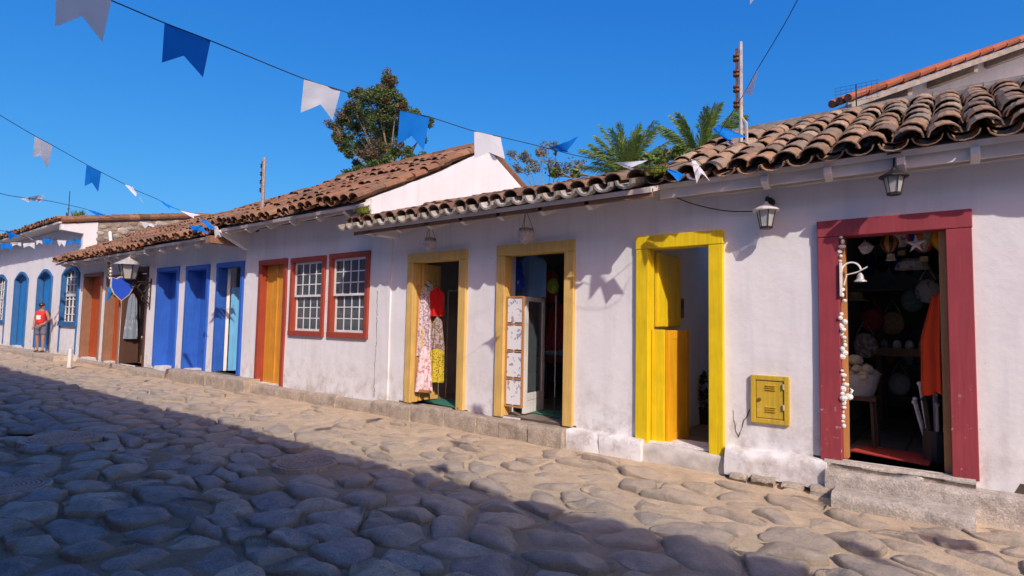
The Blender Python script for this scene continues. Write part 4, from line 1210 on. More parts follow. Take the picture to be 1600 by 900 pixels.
# string A
A = [(-260,-190,1.9),(88,-32,2.8),(172,0,2.95),(255,35,3.1),(330,64,3.25),(475,123,3.9),(532,141,4.05),(625,172,4.5),(672,183,4.65),(741,205,4.98),(783,214,5.1),(858,232,5.35),(900,243,5.45),(959,254,5.68),(985,262,5.66),(1041,262,5.42),(1085,250,5.42),(1100,262,5.5)]
rope([hd(*a) for a in A], 'main dark string carrying flags from the upper left down to the roof corner')
flag([(88,-32),(174,0),(160,66),(128,25),(86,42)], [2.8,2.95,2.97,2.9,2.83], True, 'largest white flag, cut by the top edge of the view, in shade', .01, 1)
flag([(257,35),(329,64),(317,121),(287,87),(253,98)], [3.1,3.25,3.28,3.2,3.15], False, 'large dark blue swallowtail flag next to the largest white flag', .01, 2)
flag([(475,124),(532,141),(520,188),(500,163),(470,176)], [3.9,4.05,4.08,4.0,3.95], True, 'bright white swallowtail flag left of the leafy tree', .03, 3)
flag([(625,173),(671,183),(663,235),(643,212),(620,225)], [4.5,4.65,4.63,4.6,4.55], False, 'bright blue flag in front of the leafy tree', .03, 4)
flag([(741,205),(782,214),(789,248),(764,238),(741,248)], [4.98,5.1,5.1,5.06,5.0], True, 'white flag in front of the top of the white gable', .015, 5)
flag([(858,232),(882,238),(892,239),(886,233),(904,213)], [5.35,5.4,5.2,5.25,5.2], False, 'blue flag blown almost flat against the sky beside the bare shrub', .08, 6)
flag([(959,254),(985,265),(990,266),(986,258),(1013,249)], [5.68,5.68,5.6,5.55,5.5], True, 'white flag blown flat just over the tiles under the first palm', .08, 7)
flag([(1040,264),(1056,266),(1085,284),(1068,274),(1060,281)], [5.42,5.44,5.28,5.3,5.28], False, 'blue flag twisted narrow at the eave above the yellow doorway', .06, 8)
flag([(1080,249),(1086,250),(1110,283),(1093,272),(1090,286)], [5.48,5.5,5.46,5.44,5.42], True, 'white flag twisted into a narrow fork at the eave above the yellow doorway', .04, 9)
# string B, from the roof up and over the street to the right
B0 = hd(1125, 205, 5.35)
Bf = [Vector((-3.34+1.39*o, -o, 1.944+1.25*o)) for o in (1.75,)]
pB = [B0, hd(1159,152,4.9), hd(1186,104,4.65), hd(1246,0,4.15), hd(1330,-190,3.5), Bf[0]+Vector((1.2,-2.0,2.3)), Bf[0]+Vector((2.2,-4.2,3.9))]
rope(pB, 'dark string rising from the roof past the pale insulator pole')
flag([(1159,152),(1186,104),(1175,149),(1168,146),(1159,150)], [4.9,4.65,4.65,4.75,4.85], True, 'white flag hanging against the pale insulator pole', .02, 10)
flag([(1122,195),(1112,203),(1150,229),(1139,218),(1167,213)], [5.33,5.36,5.2,5.25,5.2], False, 'bright blue flag lying out over the tiles at the foot of the pale insulator pole', .05, 11)
def flag3(P, white, label, curl, seed):
    # P: five world points
    global hd
    old = hd; it = iter(P)
    hd = lambda *a: next(it)
    try: return flag([(0,0)]*5, [0]*5, white, label, curl, seed)
    finally: hd = old
c = Bf[0]
flag3([c+Vector((-.28,.14,.16)), c+Vector((.14,-.08,.27)), c+Vector((.24,-.02,-.02)), c+Vector((-.02,.02,-.02)), c+Vector((-.26,.10,-.27))], True, 'added white flag, unseen above the top edge of the view, casting a wall shadow', .02, 12)  # extra flag out of view, added to cast a shadow on the wall
# flags overhead, out of the frame, whose shadows fall on the wall foot and the road
def shadow_flag(px, py, k, plane='wall', size=.26, white=True, label='', seed=0, rot=0.0):
    g_ = hy(px, py, 0) if plane == 'wall' else hz(px, py, .06)
    c = g_+Vector((1.39, -1.0, 1.25))*k
    d = Vector((math.cos(rot), math.sin(rot)*.6, math.sin(rot)*.3))*size/2
    dn = Vector((.12, -.05, -size)); 
    flag3([c-d, c+d, c+d+dn*1.15, c+dn*.62, c-d+dn*.95], white, label, .02, seed)
    return c
cs = []
for i, (px, py, k, pl, wv_, rt_) in enumerate([(1545,765,2.9,'g',True,.1),(1440,832,3.3,'g',False,.4),(1330,848,3.6,'g',True,-.2)]):
    cs.append(shadow_flag(px, py, k, 'wall' if pl == 'w' else 'g', .27, wv_, ['white flag overhead beyond the top right corner, nearest the wall','blue flag overhead beyond the top right corner, second from the wall','white flag overhead beyond the top right corner, farthest from the wall'][i], 20+i, rt_))
rope([cs[0]+Vector((-.6,.9,-.2)), cs[0]+Vector((0,0,.01)), cs[1]+Vector((0,0,.01)), cs[2]+Vector((0,0,.01)), cs[2]+(cs[2]-cs[1])*1.6], 'string of flags crossing overhead beyond the right corner')
cs = []
for i, (px, py, k) in enumerate([(733,664,3.15),(712,690,2.8),(683,722,2.4)]):
    if i < 4: cs.append(shadow_flag(px, py, k, 'g', .2, i % 2 == 0, ['first small white flag overhead above the clothes shop door','second small blue flag overhead above the clothes shop','third small white flag overhead above the clothes shop','fourth small blue flag overhead above the road'][i], 30+i, .3*i))

rope([cs[0], cs[1], cs[2]], 'string crossing overhead in front of the clothes shop')
# string 2 (left)
S2 = [(-140,95,6.3),(0,180,7.4),(54,212,8.0),(82,227,8.3),(135,257,8.9),(158,269,9.1),(195,288,9.5),(212,297,9.65),(243,310,9.9),(262,320,10.0),(280,328,10.15),(300,333,10.3),(318,342,10.5),(335,352,10.7),(344,368,11.0)]
rope([hd(*a) for a in S2], 'second dark string, running from the left edge down to the blue doors house', .005)
flag([(54,213),(82,228),(74,264),(62,243),(52,246)], [8.0,8.25,8.25,8.1,8.0], True, 'shaded white flag nearest the left edge on the second string', .02, 40)
flag([(135,258),(158,269),(154,300),(143,285),(132,291)], [8.9,9.1,9.1,9.0,8.9], False, 'blue flag on the second string high above the arched houses', .02, 41)
flag([(195,288),(207,292),(225,316),(214,302),(211,309)], [9.5,9.6,9.5,9.5,9.45], True, 'narrow white flag edge-on against the sky on the second string', .05, 42)
flag([(243,309),(254,315),(278,327),(266,322),(265,328)], [9.9,9.95,9.8,9.85,9.8], False, 'narrow blue flag blown flat against the sky on the second string', .05, 43)
flag([(280,328),(300,333),(313,336),(304,336),(303,341)], [10.15,10.3,10.2,10.2,10.2], True, 'white flag blown flat just above the upper red roof', .05, 44)
flag([(312,341),(324,345),(339,360),(330,356),(328,359)], [10.5,10.55,10.5,10.5,10.5], False, 'blue flag folded downward at the end of the second string', .05, 45)
flag([(295,353),(314,353),(327,366),(313,361),(304,363)], [10.6,10.6,10.6,10.6,10.6], False, 'blue flag lying over the eave tiles left of the ochre door house', .04, 46)
flag([(334,352),(340,354),(346,371),(340,366),(336,373)], [10.7,10.75,10.8,10.8,10.8], True, 'small white fork shaped flag hanging from the eave', .03, 47)
# string 3
S3 = [(-60,280,9),(0,302,10.5),(31,308,11.2),(71,313,12),(105,320,13),(135,327,13.8),(166,338,14.4),(220,346,14.2),(250,353,14.0),(300,352,13.4)]
rope([hd(*a) for a in S3], 'third dark string, lowest of those crossing the sky at the left', .006)
flag([(31,310),(70,304),(63,316),(48,312),(45,316)], [11.2,12,11.8,11.6,11.3], True, 'grey looking white flag blown sideways near the left edge of the sky', .06, 50)
flag([(135,327),(149,330),(166,337),(155,334),(160,341)], [13.8,14.0,14.0,14.0,13.9], False, 'blue flag blown flat above the weed on the rubble wall', .05, 51)
flag([(219,346),(246,351),(240,355),(232,352),(226,357)], [14.1,14.1,14.1,14.1,14.1], True, 'white flag in front of the rubble wall', .06, 52)
# string 4, near arched house
S4 = [(-40,372,15),(0,378,16.5),(19,380,16.8),(35,380,17),(55,376,17.2),(72,372,17.4),(89,375,17.8),(105,377,18),(126,373,18.4),(135,368,18.8)]
rope([hd(*a) for a in S4], 'far string of small flags in front of the arched house wall', .007)
row = [((1,380),(19,381),(18,392),(10,387),(2,391),False,'first blue'),((16,379),(33,379),(33,385),(25,382),(17,386),True,'first white'),((36,380),(55,379),(54,389),(46,384),(37,387),True,'second white'),
       ((56,375),(66,376),(66,382),(61,379),(57,383),True,'third white'),((67,371),(82,373),(81,383),(74,379),(67,382),False,'second blue'),((89,375),(104,376),(101,386),(97,380),(92,385),True,'fourth white'),
       ((102,376),(112,376),(112,384),(107,380),(103,384),False,'third blue'),((115,374),(126,374),(126,382),(120,379),(116,382),False,'last blue')]
for i, r5 in enumerate(row):
    flag(list(r5[:5]), [16.7+i*.22]*5, r5[5], 'tiny %s flag counted from the left along the string before the arched house wall' % r5[6], .03, 60+i)
S5 = [(-30,356,15),(0,360,15.8),(20,364,16.2),(45,372,16.8),(57,378,17.3)]
rope([hd(*a) for a in S5], 'short string above the row of tiny flags at the left edge', .007)
flag([(9,360),(20,363),(31,371),(22,370),(16,375)], [16,16.2,16.3,16.2,16.1], False, 'small blue flag above the row of tiny flags at the left edge', .04, 70)
flag([(37,368),(46,371),(56,377),(49,375),(45,373)], [16.6,16.8,17,16.9,16.8], True, 'thin white flag slanting above the row of tiny flags', .04, 71)
# ------------------------------------------------------------------ shop contents
def garment(name, label, cat, c, w, h, mat, yaw=0.0, kind='dress', parent=None, seed=0, hanger=True, grp='clothes hanging in the shop doorway'):
    """hanging garment; c = top centre (hook), hangs down h"""
    c = Vector(c); ux = Vector((math.cos(yaw), math.sin(yaw), 0)); ny = Vector((-math.sin(yaw), math.cos(yaw), 0))
    t = thing(name, label, cat, tuple(c), grp)
    nu, nv = 14, 16; vs = []; fs = []
    def width(v):
        if kind == 'dress': return w*(.55+.45*v) if v > .12 else w*(.35+1.7*v)
        if kind == 'shirt': return w*(.5+.5*min(1, v*6))
        return w
    for side in (-1, 1):
        for i in range(nu+1):
            u = i/nu*2-1
            for j in range(nv+1):
                v = j/nv; ww = width(v)/2
                fold = .018*math.sin(u*7+seed+v*2)*(.3+v)+.01*math.sin(u*15+seed*2)
                th = .022*(1-u*u)*side
                z = -h*v - (.05*abs(u)**1.5*w/.3 if v < .02 else .03*abs(u)*(1-v))
                vs.append(c+ux*(u*ww)+ny*(th+fold)+Vector((0,0,z)))
    off = (nu+1)*(nv+1)
    for s_ in (0, 1):
        for i in range(nu):
            for j in range(nv):
                a = s_*off+i*(nv+1)+j; q = (a, a+nv+1, a+nv+2, a+1)
                fs.append(q if s_ == 0 else q[::-1])
    mb = MB(); mb.add(vs, fs); mb.build('cloth', mat, t, smooth=True)
    if hanger:
        mb = MB(); mb.tube([c+ux*(-w*.26)+Vector((0,0,-.015)), c+Vector((0,0,.03)), c+ux*(w*.26)+Vector((0,0,-.015))], .006, 5)
        mb.tube([c+Vector((0,0,.03)), c+Vector((0,0,.08)), c+ny*.02+Vector((0,0,.1))], .003, 4); mb.build('hanger', M['black'], t)
    return t
M['cl_floral'] = clothmat('cloth_floral', (.62,.55,.58), 0, (.30,.16,.22), 34, .52)
M['cl_pink'] = clothmat('cloth_pink_print', (.70,.60,.62), 0, (.55,.20,.24), 22, .55)
M['cl_red'] = clothmat('cloth_red', (.62,.015,.015))
M['cl_green'] = clothmat('cloth_sage', (.26,.38,.28), 0, (.5,.55,.48), 18, .5)
M['cl_yellow'] = clothmat('cloth_yellow_print', (.62,.46,.04), 0, (.08,.06,.03), 55, .56)
M['cl_stripe'] = clothmat('cloth_stripe', (.42,.34,.30), 0, (.2,.12,.11), 30, .5)
M['cl_dark'] = clothmat('cloth_dark', (.10,.12,.13), 0, (.42,.42,.42), 22, .55)
M['cl_blue'] = clothmat('cloth_pale_blue', (.16,.30,.48))
M['cl_royal'] = clothmat('cloth_royal_blue', (.02,.06,.42), 0, (.25,.35,.7), 14, .62)
M['cl_wine'] = clothmat('cloth_wine', (.34,.045,.05))
M['cl_orange'] = clothmat('cloth_orange_red', (.75,.07,.015))
M['cl_teal'] = clothmat('cloth_teal', (.22,.36,.34), 0, (.5,.5,.42), 15, .6)
M['straw'] = simple('straw', (.45,.32,.16), .9, .3, 40)
M['coconut'] = simple('pale_nuts', (.42,.34,.25), .9, .25, 20)
M['red_knit'] = simple('person_shirt_red', (.60,.03,.035), .8)
M['short_grey'] = simple('person_shorts_grey', (.13,.13,.19), .85)
M['goldpaint'] = simple('lampshade_amber', (.42,.16,.02), .5)
M['grey_shelf'] = simple('grey_shelf_paint', (.34,.34,.34), .7)
M['print'] = None

# ---- doorway I: open leaf with hanging clothes
il = I[0]+.135
lf = leafbox(G4, ((il+.02, .12), (il+.02, .50)), I[2]+.01, I[3]-.14, M['shopyellow'], 'door_leaf')
mb = MB(); a = hy(652, 450, .06); b = hy(652, 610, .06)
t = thing('clothes_stand', 'brown wooden panel edge beside the hanging clothes in the clothes shop doorway', 'display stand', (a.x, .06, b.z))
mb.box(a.x-.015, a.x+.02, .04, .08, b.z, a.z+.05); mb.box(a.x, a.x+.35, .05, .08, b.z-.02, b.z+.02); mb.build('upright', M['orangewood'], t, bevel=.003)
def gat(px, py, Y): return hy(px, py, Y)
yw = .95
garment('hanging_dress', 'white and mauve floral dress hanging at the left of the clothes shop doorway', 'dress', gat(664,447,.16), .26, 1.05, M['cl_floral'], yw, 'dress', seed=1)
garment('hanging_dress', 'white and pink printed skirt hanging lowest at the left of the clothes shop doorway', 'skirt', gat(664,540,.12), .26, .68, M['cl_pink'], yw, 'dress', seed=2, hanger=False)
garment('hanging_shirt', 'sage green top hanging beside the red top', 'top', gat(668,440,.22), .24, .42, M['cl_green'], yw, 'shirt', seed=3)
garment('hanging_shirt', 'bright red top hanging in the clothes shop doorway', 'top', gat(682,449,.30), .26, .44, M['cl_red'], yw-.4, 'shirt', seed=4)
garment('hanging_shirt', 'striped brown top hanging under the red top', 'top', gat(684,494,.34), .24, .52, M['cl_stripe'], yw-.4, 'dress', seed=5, hanger=False)
garment('hanging_skirt', 'yellow patterned skirt hanging low in the clothes shop doorway', 'skirt', gat(683,545,.28), .22, .50, M['cl_yellow'], yw-.4, 'plain', seed=6, hanger=False)
cloths = ['cl_dark','cl_teal','cl_stripe','cl_dark','cl_wine','cl_teal']
names = ['charcoal','teal','striped','black','wine red','dark teal']
rail = thing('clothes_rail', 'dim metal clothes rail inside the clothes shop', 'clothes rail', (I[0]+.9, 1.2, I[2]))
mb = MB(); mb.tube([(I[0]+.1,.75,2.02),(I[1]+.7,.75,2.02)], .015, 6); mb.tube([(I[0]+.1,.75,I[2]),(I[0]+.1,.75,2.02)], .015, 6); mb.tube([(I[1]+.7,.75,I[2]),(I[1]+.7,.75,2.02)], .015, 6); mb.build('rail_frame', M['steel'], rail)
for i in range(6):
    garment('hanging_dress', '%s dress on the rail inside the clothes shop, number %s from its left end' % (names[i], ['one','two','three','four','five','six'][i]), 'dress', (I[0]+.62+i*.15, .75, 1.93), .42, .75+.1*(i % 3), M[cloths[i]], 1.3, 'dress', seed=i, grp='clothes on the rail inside the shop')
garment('hanging_scarf', 'pale patterned cloth hung near the ceiling of the clothes shop', 'cloth', (I[0]+.75, .8, 2.4), .4, .3, M['cl_pink'], .1, 'plain', seed=9, hanger=False)
def mat_obj(label, pts, z, mat):
    P = [hz(px, py, z) for px, py in pts]
    mb = MB(); mb.prism([(p.x, p.y, z+.010) for p in P], (0,0,.014))
    return tag(mb.build('doormat', mat, bevel=.003), label, 'doormat')
mat_obj('green doormat inside the clothes shop doorway', [(664,629),(690,625),(716,629),(716,640)], I[2]+.0, M['mat_green'])
mat_obj('green doormat in front of the white glazed door leaf', [(805,642),(835,638),(878,647),(878,655)], J[2], M['mat_green'])
mat_obj('thin red doormat lying across the magenta doorway sill', [(1328,707),(1350,699),(1458,716),(1452,731)], Lo[2]+.001, M['mat_red'])

# ---- doorway J
t = thing('glazed_door', 'white glazed door leaf standing open inside the pale yellow doorway with printed cards', 'door leaf', (J[0]+.2, .2, J[2]))
jl = J[0]+.14
zt_ = hy(800, 464, .25).z
pa, pb = Vector((jl+.16, .20, 0)), Vector((jl+.09, .74, 0))
d = (pb-pa); dn = d.normalized(); n_ = Vector((-dn.y, dn.x, 0)); W = d.length
zb_ = J[2]+.02
def leafpart(u0, u1, z0, z1, th, name, mat):
    mb = MB(); c = pa+dn*((u0+u1)/2)+Vector((0,0,(z0+z1)/2)); mb.obox(c, dn*(u1-u0)/2, n_*th/2, Vector((0,0,(z1-z0)/2))); return mb.build(name, mat, t, bevel=.003)
leafpart(0, .07, zb_, zt_, .04, 'stile', M['white']); leafpart(W-.07, W, zb_, zt_, .04, 'stile', M['white'])
leafpart(.07, W-.07, zt_-.06, zt_, .038, 'top_rail', M['white']); leafpart(.07, W-.07, zb_, zb_+.16, .038, 'bottom_panel', M['white']); leafpart(.07, W-.07, zb_+.165, zb_+.26, .034, 'bottom_panel', M['white'])
leafpart(.07, W-.07, zb_+.26, zt_-.06, .006, 'glass_pane', M['glass'])
# card rack
def cardmat():
    m, nt, b = newmat('print_card'); P = N(nt, 'ShaderNodeTexCoord').outputs['Object']
    n1 = ramp(nt, noise_n(nt, 11, 4, .6, P), [(.56, (.78,.77,.76)), (.60, (.30,.35,.52)), (.66, (.55,.22,.2)), (.7, (.75,.74,.72))], 'LINEAR')
    L(nt, n1, b.inputs['Base Color']); b.inputs['Roughness'].default_value = .6; return m
M['card'] = cardmat()
ca = hy(793, 463, .0); cb = hy(813, 463, .0); z0_ = hy(800, 636, 0).z; z1_ = hy(800, 463, 0).z
t = thing('card_rack', 'tall orange wood rack holding four printed white cards in the pale yellow doorway', 'rack', (ca.x, 0, z0_))
mb = MB(); ww = .018; xa, xb = ca.x-.02, cb.x+.05; yy = -.0
mb.box(xa, xa+ww, yy, yy+.03, z0_, z1_); mb.box(xb-ww, xb, yy, yy+.03, z0_, z1_)
for k in range(5): z = z0_+(z1_-z0_-ww)*k/4; mb.box(xa+ww, xb-ww, yy+.001, yy+.028, z, z+ww)
mb.build('rack_frame', M['orangewood'], t)
for k in range(4):
    za_ = z0_+(z1_-z0_-ww)*k/4+ww+.015; zb2 = z0_+(z1_-z0_-ww)*(k+1)/4-.012
    c = Vector(((xa+xb)/2, yy+.01, (za_+zb2)/2))
    o = tag(MB().box(xa+ww+.008, xb-ww-.004, yy+.006, yy+.012, za_, zb2).build('printed_card', M['card']), ['lowest','second lowest','second highest','highest'][k]+' printed white card in the orange wood rack', 'card', 'printed cards in the rack')
# mannequin torso behind glass with straw hat items
p = hy(826, 590, .95)
t = thing('wooden_figure', 'brown wooden figure with a white skirt seen through the white glazed door', 'figurine', (p.x, p.y, J[2]))
mb = MB(); mb.lathe((p.x, p.y, J[2]), [(.13,0),(.13,.04),(.05,.06),(.09,.3),(.13,.5),(.11,.68),(.14,.85),(.15,.98),(.06,1.06),(.05,1.10),(.09,1.17),(.09,1.28),(.04,1.34),(.001,1.35)], 16); mb.build('body', M['brown'], t, smooth=True)
mb = MB(); mb.lathe((p.x, p.y, J[2]+.25), [(.17,0),(.15,.15),(.12,.26)], 16); mb.build('skirt', M['white'], t)
p = hy(813, 400, .5)
garment('hanging_dress', 'royal blue printed dress hanging at the top left of the doorway with the card rack', 'dress', hy(806,404,.42), .30, .44, M['cl_royal'], .5, 'dress', seed=2, grp='clothes hanging in the shop doorway')
garment('hanging_dress', 'pale blue plain dress hanging above the white glazed leaf', 'dress', hy(830,396,.6), .46, .62, M['cl_blue'], .3, 'shirt', seed=3)
garment('hanging_shirt', 'wine red top hanging deep behind the pale blue dress', 'top', hy(853,420,1.2), .40, .5, M['cl_wine'], .3, 'shirt', seed=4)
mb = MB(); p = hy(864, 447, .9); mb.ball(p, .10, 10, 1, .8, 1.15); mb.tube([p+Vector((0,0,.1)), p+Vector((0,0,.3))], .004, 4); tag(mb.build('green_gourd', M['gourd'] if 'gourd' in M else M['leaf_moss']), 'round yellow-green ornament hanging beside the pale blue dress', 'ornament')
garment('hanging_dress', 'long dark red dress hanging deep in the shop right of the white leaf', 'dress', hy(872,470,1.6), .5, .95, M['cl_wine'], .2, 'dress', seed=5, grp='clothes deep in the shop')
garment('hanging_dress', 'long charcoal dress hanging deep in the shop beside the dark red one', 'dress', hy(884,470,1.9), .5, 1.0, M['cl_dark'], .2, 'dress', seed=6, grp='clothes deep in the shop')
p = hy(869, 462, .5); q = hy(867, 620, .5)
t = thing('chrome_rod', 'thin chrome rod standing inside the doorway with the card rack', 'rod', (p.x, p.y, J[2]))
MB().tube([(p.x,p.y,q.z),(p.x,p.y,p.z)], .006, 6).build('rod', M['steel'], t)
MB().lathe((p.x,p.y,J[2]), [(.07,0),(.07,.015),(.008,.03),(.007,q.z-J[2])], 12).build('base_plate', M['black'], t)
t = thing('low_table', 'low dark table with folded cloths deep in the doorway with the card rack', 'table', (hy(872,560,1.6).x, 1.6, J[2]))
p = hy(872, 555, 1.6)
MB().box(p.x-.4, p.x+.4, 1.35, 1.85, p.z-.03, p.z).build('tabletop', M['brown_dk'], t)
for sx in (-.36, .36):
    for sy in (1.38, 1.82): MB().box(p.x+sx-.02, p.x+sx+.02, sy-.02, sy+.02, J[2], p.z-.031).build('leg', M['brown_dk'], t)
for k in range(3): tag(MB().box(p.x-.33+k*.23, p.x-.13+k*.23, 1.42, 1.7, p.z+.001, p.z+.05+.02*k).build('folded_cloth', M[['cl_pink','cl_teal','cl_blue'][k]], bevel=.01), ['pink','teal','pale blue'][k]+' folded cloth on the low dark table', 'cloth', 'folded cloths on the low table')

# ---- hallway K
p = hy(1098, 660, 1.5)
zf = K[2]-.02
p = hz(1098, 662, zf)
t = thing('potted_plant', 'dark green leafy plant in a pot inside the bright yellow doorway hall', 'plant', (p.x, p.y, zf))
MB().lathe((p.x,p.y,zf), [(.07,0),(.10,.2),(.11,.2),(.1,.19),(.001,.18)], 14).build('pot', M['brown_dk'], t)
mb = MB(); rr = random.Random(3)
for i in range(150):
    a = rr.uniform(0, 6.28); l = rr.uniform(.08, .2); z = rr.uniform(.2, .62)
    b = Vector((p.x+rr.uniform(-.06,.06), p.y+rr.uniform(-.06,.06), zf+z)); tip = b+Vector((math.cos(a)*l, math.sin(a)*l, rr.uniform(-.02,.1)))
    s_ = Vector((-math.sin(a), math.cos(a), 0))*.03; m_ = (b+tip)/2
    mb.add([b, m_+s_, tip, m_-s_], [(0,1,2,3)])
mb.build('foliage', M['leaf_green'], t)
p = hy(1046, 482, .95)
t = thing('intercom', 'small dark intercom box on the left wall of the yellow doorway hall', 'intercom', (ki-.02, .9, p.z))
xw = ki-.02+.001
MB().box(xw, xw+.03, .86, .96, p.z-.12, p.z+.12).build('box', M['brown'], t, bevel=.004)
MB().box(xw+.031, xw+.035, .88, .94, p.z+.0, p.z+.09).build('panel', M['black'], t)
t = tag(MB().box(ki+.3, kr+.6, 1.6, 2.3, zf+.001, zf+.02).build('floor_mat', M['brown_dk']), 'dark mat lying on the tiled floor of the yellow doorway hall', 'mat')

# ---- magenta shop
xi0, xi1 = Lo[0]+lw+.04, Lo[1]-lw-.05
def hang_string(x, y, z0, z1, parent): return MB().tube([(x,y,z0),(x,y,z1)], .002, 4).build('string', M['rope'], parent)
ceil = 2.74
# starfish
p = hy(1431, 381, .22)
t = thing('starfish_ornament', 'white five pointed starfish hanging at the top of the magenta doorway', 'ornament', tuple(p), 'ornaments hanging in the magenta doorway')
mb = MB(); pts = []
ux = Vector((.95,-.3,0)).normalized(); ny = Vector((.3,.95,0)).normalized()
for k in range(10):
    a = math.pi/2+k*math.pi/5; r_ = .085 if k % 2 == 0 else .030
    pts.append(p+ux*(r_*math.cos(a))+Vector((0,0,r_*math.sin(a))))
vs = pts+[p+ny*.02, p-ny*.02]; fs = [(i, (i+1) % 10, 11) for i in range(10)]+[((i+1) % 10, i, 10) for i in range(10)]
mb.add(vs, fs); mb.build('star', M['shell'], t); hang_string(p.x, p.y, p.z+.08, ceil, t)
def balloon(px, py, Y, r_, mats, label, n=12):
    p = hy(px, py, Y)
    t = thing('balloon_ornament', label, 'ornament', tuple(p), 'ornaments hanging in the magenta doorway')
    for s_ in range(len(mats)):
        mb = MB(); vs = []; fs = []; m_ = 10; nn = n
        seg = [k for k in range(nn) if k % len(mats) == s_]
        for k in seg:
            base = len(vs)
            for i in range(m_+1):
                a = math.pi*i/m_-math.pi/2
                for kk in (k, k+.5, k+1):
                    tt = 2*math.pi*kk/nn
                    zz = math.sin(a); rad = math.cos(a)*(1 if zz > 0 else 1-.25*abs(zz))
                    vs.append(p+Vector((r_*rad*math.cos(tt), r_*rad*math.sin(tt), r_*1.12*zz)))
            for i in range(m_):
                for q in (0, 1): a0 = base+i*3+q; fs.append((a0, a0+1, a0+4, a0+3))
        mb.add(vs, fs); mb.build('gore', M[mats[s_]], t)
    MB().box(p.x-r_*.25, p.x+r_*.25, p.y-r_*.25, p.y+r_*.25, p.z-r_*1.75, p.z-r_*1.4).build('basket', M['straw'], t)
    hang_string(p.x, p.y, p.z+r_, ceil, t)
balloon(1390, 381, .45, .075, ['goldpaint','black'], 'amber and black striped balloon ornament hanging left of the starfish')
balloon(1443, 371, .75, .13, ['goldpaint','cl_green','cl_orange','cl_royal'], 'rainbow striped balloon ornament hanging behind the starfish')
balloon(1476, 374, .6, .11, ['goldpaint','orange'], 'orange balloon ornament hanging at the right of the magenta doorway')
balloon(1408, 365, 1.3, .13, ['shell','cl_pink'], 'pale balloon ornament hanging deep behind the amber one')
# shell lantern
p = hy(1352, 388, .2)
t = thing('glass_star_lantern', 'small star shaped glass lantern hanging at the upper left of the magenta doorway', 'ornament', tuple(p), 'ornaments hanging in the magenta doorway')
mb = MB(); mb.lathe(p, [(.02,-.05),(.045,-.03),(.06,.01),(.04,.035),(.015,.05),(.001,.075)], 5); mb.build('lantern_glass', M['lampglass'], t)
mb = MB()
for k in range(5):
    a = 2*math.pi*k/5; mb.tube([p+Vector((.02*math.cos(a),.02*math.sin(a),-.05)), p+Vector((.062*math.cos(a),.062*math.sin(a),.01)), p+Vector((.015*math.cos(a),.015*math.sin(a),.055))], .004, 4)
mb.build('lantern_frame', M['steel'], t); hang_string(p.x, p.y, p.z+.06, ceil, t)
p = hy(1484, 383, .1)
tag(MB().ball(p, .045, 10, .6, .9, 1).build('hanging_shell', M['shell']), 'white scallop shell hanging at the top right of the magenta doorway', 'shell')
p = hy(1392, 402, .6)
t = thing('small_bell', 'small pale bell hanging under the amber and black balloon', 'bell', tuple(p), 'ornaments hanging in the magenta doorway')
MB().lathe(p, [(.045,-.03),(.035,-.01),(.03,.03),(.001,.04)], 12).build('bell', M['shell'], t)
p = hy(1425, 413, 1.4)
tag(MB().lathe(p, [(.16,-.05),(.13,.02),(.07,.06),(.001,.07)], 14).build('paper_shade', M['card']), 'printed round lampshade hanging deep in the magenta shop', 'lampshade')
# bell on curved bracket at the left jamb
xj = Lo[0]+lw+.02
zc = hy(1316, 428, -.05).z
t = thing('door_bell', 'white metal bell on a curved bracket at the left jamb of the magenta doorway', 'bell', (xj, -.06, zc))
mb = MB(); mb.tube([(xj, -.06, zc+.0)]+[(xj+.075-.075*math.cos(k*.3), -.06+.02*math.sin(k*.3), zc+.02+.08*math.sin(k*.3)) for k in range(11)], .008, 6)
mb.tube([(xj+.02,-.05,zc-.09),(xj+.04,-.05,zc-.01),(xj+.12,-.05,zc+.01),(xj+.2,-.05,zc+.055)], .006, 6); mb.box(xj-.012, xj+.006, -.075, -.045, zc-.2, zc+.1); mb.build('bracket', M['shell'], t)
bc = Vector((xj+.145, -.06, zc-.055))
MB().lathe(bc, [(.05,-.02),(.048,-.012),(.03,.0),(.024,.035),(.012,.055),(.001,.06)], 16).build('bell', M['steel'], t)
# garlands of shells down the left jamb
def garland(px, y0, y1, label, dens, seed):
    a = hy(px, y0, -.03); b = hy(px, y1, -.03); rr = random.Random(seed)
    t = thing('shell_garland', label, 'garland', tuple(a), 'shell garlands at the magenta door jamb')
    X = xj-.005
    MB().tube([(X,-.03,a.z),(X,-.03,b.z)], .003, 4).build('string', M['rope'], t)
    n = int((a.z-b.z)*dens); mb = MB()
    for i in range(n):
        z = a.z+(b.z-a.z)*(i+.5)/n
        mb.ball((X+rr.uniform(-.012,.022), -.035+rr.uniform(-.02,.01), z), rr.uniform(.012,.028), 7, rr.uniform(.7,1.3), .8, rr.uniform(.6,1.3))
    mb.build('shells', M['shell'], t)
garland(1309, 360, 412, 'short shell garland hanging above the bracket bell', 26, 1)
garland(1309, 440, 474, 'shell garland hanging just below the bracket bell', 22, 2)
garland(1309, 488, 560, 'long shell garland at the middle of the left jamb', 30, 3)
garland(1309, 575, 668, 'lowest shell garland at the left jamb, ending near the sill', 26, 4)
p = hy(1315, 619, -.02)
mb = MB(); c = Vector((xj+.035, -.03, p.z))
mb.ball(c, .038, 10, 1, .6, .8); mb.tube([c+Vector((.01,0,.02)), c+Vector((.03,0,.06)), c+Vector((.01,0,.08)), c+Vector((-.01,0,.06))], [.012,.012,.013,.004], 6)
tag(mb.build('swan_ornament', M['shell'], smooth=True), 'white swan shaped shell ornament low on the left jamb', 'ornament')
